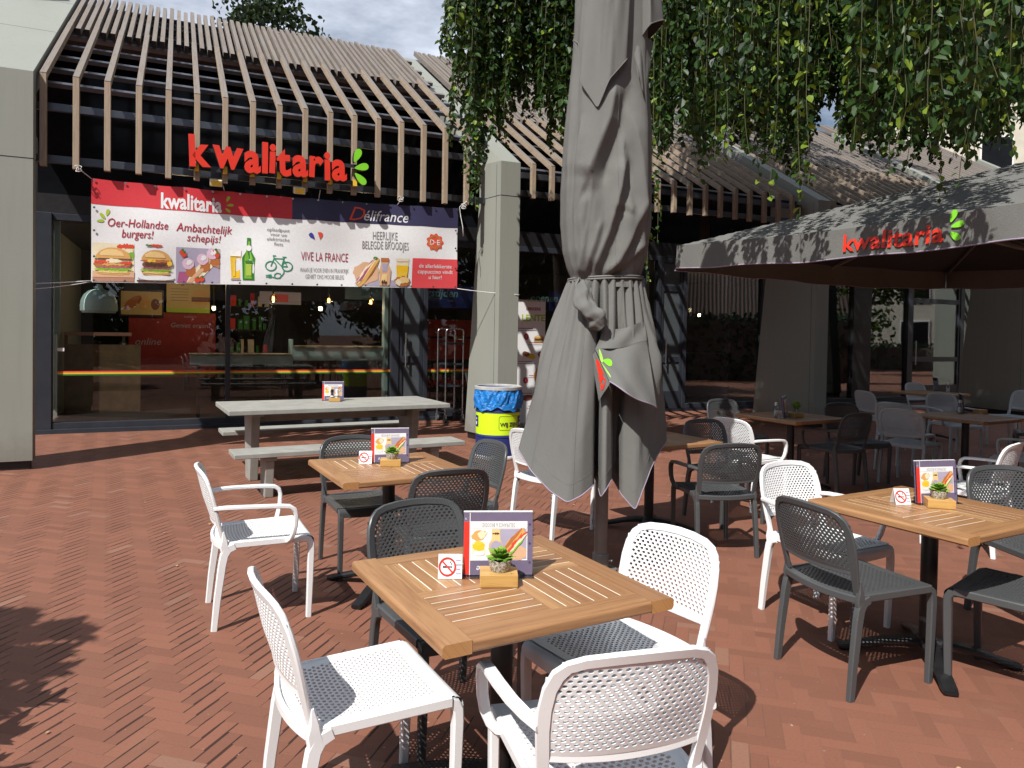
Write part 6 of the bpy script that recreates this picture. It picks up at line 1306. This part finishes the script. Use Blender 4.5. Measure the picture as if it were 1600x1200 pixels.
# ------------------------------------------------------------------ buildings farther off and those mirrored in the glass
def house(name, label, loc, rz, L, D, eave, ridge, wallm, roofm, wins, cat='house'):
    t = thing(name, label, cat, loc, rz); m = MB(); m.prism([(-D / 2, 0), (D / 2, 0), (D / 2, eave), (0, ridge - .05), (-D / 2, eave)], -L / 2, L / 2, 0, 'x'); m.build('wall', wallm, t)
    m = MB()
    for s_ in (-1, 1): m.prism([(s_ * (D / 2 + .4), eave - .25), (0, ridge), (0, ridge + .15), (s_ * (D / 2 + .4), eave - .08)], -L / 2 - .3, L / 2 + .3, 0, 'x')
    m.build('roof', roofm, t)
    for (x, z, w, h) in wins:
        for s_ in (-1, 1):
            y = s_ * (D / 2 + .02); f = MB(); f.box(x - w / 2 - .08, x + w / 2 + .08, y - .03, y + .03, z - .08, z + h + .08); fo = f.build('window', 'whitepaint', t); g2_ = MB(); y2 = y + s_ * .035; g2_.box(x - w / 2, x - .03, y2 - .01, y2 + .01, z, z + h); g2_.box(x + .03, x + w / 2, y2 - .01, y2 + .01, z, z + h); g2_.build('pane', 'darkglass', fo)
    return t
def hedge(label, loc, rz, L, W_, H_, n, mat, seed, ls=.16):
    hd = thing('hedge', label, 'hedge', loc, rz); vs, fs, ps = [], [], []; r_ = random.Random(seed)
    for k in range(n):
        p = Vector((r_.uniform(-L / 2, L / 2), r_.uniform(-W_ / 2, W_ / 2), r_.uniform(.03, H_) + .08 * r_.random())); d = Vector((r_.gauss(0, 1), r_.gauss(0, 1), r_.gauss(0, 1))).normalized(); leaf(vs, fs, ps, p, d, d.orthogonal().normalized(), ls * r_.uniform(.7, 1.2), r_.random())
    foliage_obj(vs, fs, ps, 'foliage', mat, hd); m = MB(); m.box(-L / 2 + .1, L / 2 - .1, -W_ / 2 + .12, W_ / 2 - .12, 0, H_ - .15); m.build('inner_twigs', 'bark', hd)
hedge('tall dark hedge right of the terrace, mirrored low in the windows at the right', (13.6, 9.6, 0), R(58), 13, 1.1, 2.3, 9000, 'leafdark', 21, .2)  # added hedge, unseen, blocks bright ground from the window reflections
house('brick_house', 'brick house with a brown tiled roof mirrored in the window behind the folded parasol', (28.5, 3.6, 0), R(64), 14, 9, 2.4, 9.5, 'brick', 'tile', [(-4, .9, 1.4, 1.5), (-1, .9, 1.4, 1.5), (2, .9, 1.4, 1.5), (5, .9, 1.4, 1.5)])
def block(name, label, loc, rz, L, D, H, wallm, cols, rows, cat='building'):
    t = thing(name, label, cat, loc, rz); m = MB(); m.box(-L / 2, L / 2, -D / 2, D / 2, 0, H); m.build('wall', wallm, t); m = MB(); m.box(-L / 2 - .25, L / 2 + .25, -D / 2 - .25, D / 2 + .25, H, H + .5); m.build('cornice', 'whitepaint', t)
    for i in range(cols):
        for j in range(rows):
            x = -L / 2 + L * (i + .5) / cols; z = .9 + 3.1 * j
            for s_ in (-1, 1): 
                y = s_ * (D / 2 + .02); f = MB(); f.box(x - .8, x + .8, y - .04, y + .04, z - .1, z + 1.9); fo = f.build('window', 'whitepaint', t); g2_ = MB(); y2 = y + s_ * .045; g2_.box(x - .72, x + .72, y2 - .01, y2 + .01, z, z + 1.8); g2_.build('pane', 'darkglass', fo)
    return t
block('apartment_block', 'beige rendered apartment block mirrored in the windows at the right', (46, 9, 0), R(82), 26, 10, 13, 'render', 6, 4)
block('apartment_block', 'beige rendered building just visible over the roof behind the hanging leaves', (23.5, 42, 0), R(-8), 7, 8, 14.2, 'render', 2, 4)
tw = thing('brick_tower', 'tall red brick tower rising behind the leaves at the right', 'tower', (34.2, 45, 0), R(10)); m = MB(); m.box(-3.2, 3.2, -3, 3, 0, 20); m.build('wall', 'brick', tw); m = MB(); m.box(-3.4, 3.4, -3.2, 3.2, 20, 20.6); m.build('cornice', 'whitepaint', tw); m = MB(); m.lathe([(4.2, 20.6), (0, 27)], 4); m.build('roof', 'tile', tw)
bushy('street_tree', 'green street tree in front of the beige apartment block', (24.5, 13.5, 0), 8, 2.6, 4.6, 2600, .26, 'leaf', .2, 12)
hedge('low green hedge in front of the apartment block', (31, 11.5, 0), R(82), 14, 1.0, 1.3, 5000, 'leaf', 2)

for k, (x, y, cr_, cz_) in enumerate(((-8, -17, 4.4, 5.2), (-1, -18, 4.6, 5.4), (6, -17, 4.6, 5.2), (13, -16, 4.6, 5.4), (20, -13, 4.6, 5.2), (27, -9, 4.4, 5.0))):
    bushy('broadleaf_tree', ('first', 'second', 'third', 'fourth', 'fifth', 'last')[k] + ' from the left of the dark trees behind us mirrored in the shop windows', (x, y, 0), 9, cr_, cz_, 4200, .62, 'leafdark', .3, 30 + k, 'trees mirrored in the shop windows', squash=1.1, clumps=44)  # unseen tree row added to keep bright sky out of the glass
block('added_backdrop', 'dark neighbouring building seen in the gap behind the left fin', (-14.0, 24.0, 0), R(24), 10, 6, 7.5, 'black', 3, 3)  # added block, hides the sky and keeps the gap dark

bushy('broadleaf_tree', 'broad tree right of the terrace shading the paving beyond the open parasol', (13.2, 4.6, 0), 10, 4.2, 6.6, 5600, .42, 'leafdark', .3, 51, 'trees mirrored in the shop windows', clumps=44)  # unseen tree added to shade the ground mirrored in the glass
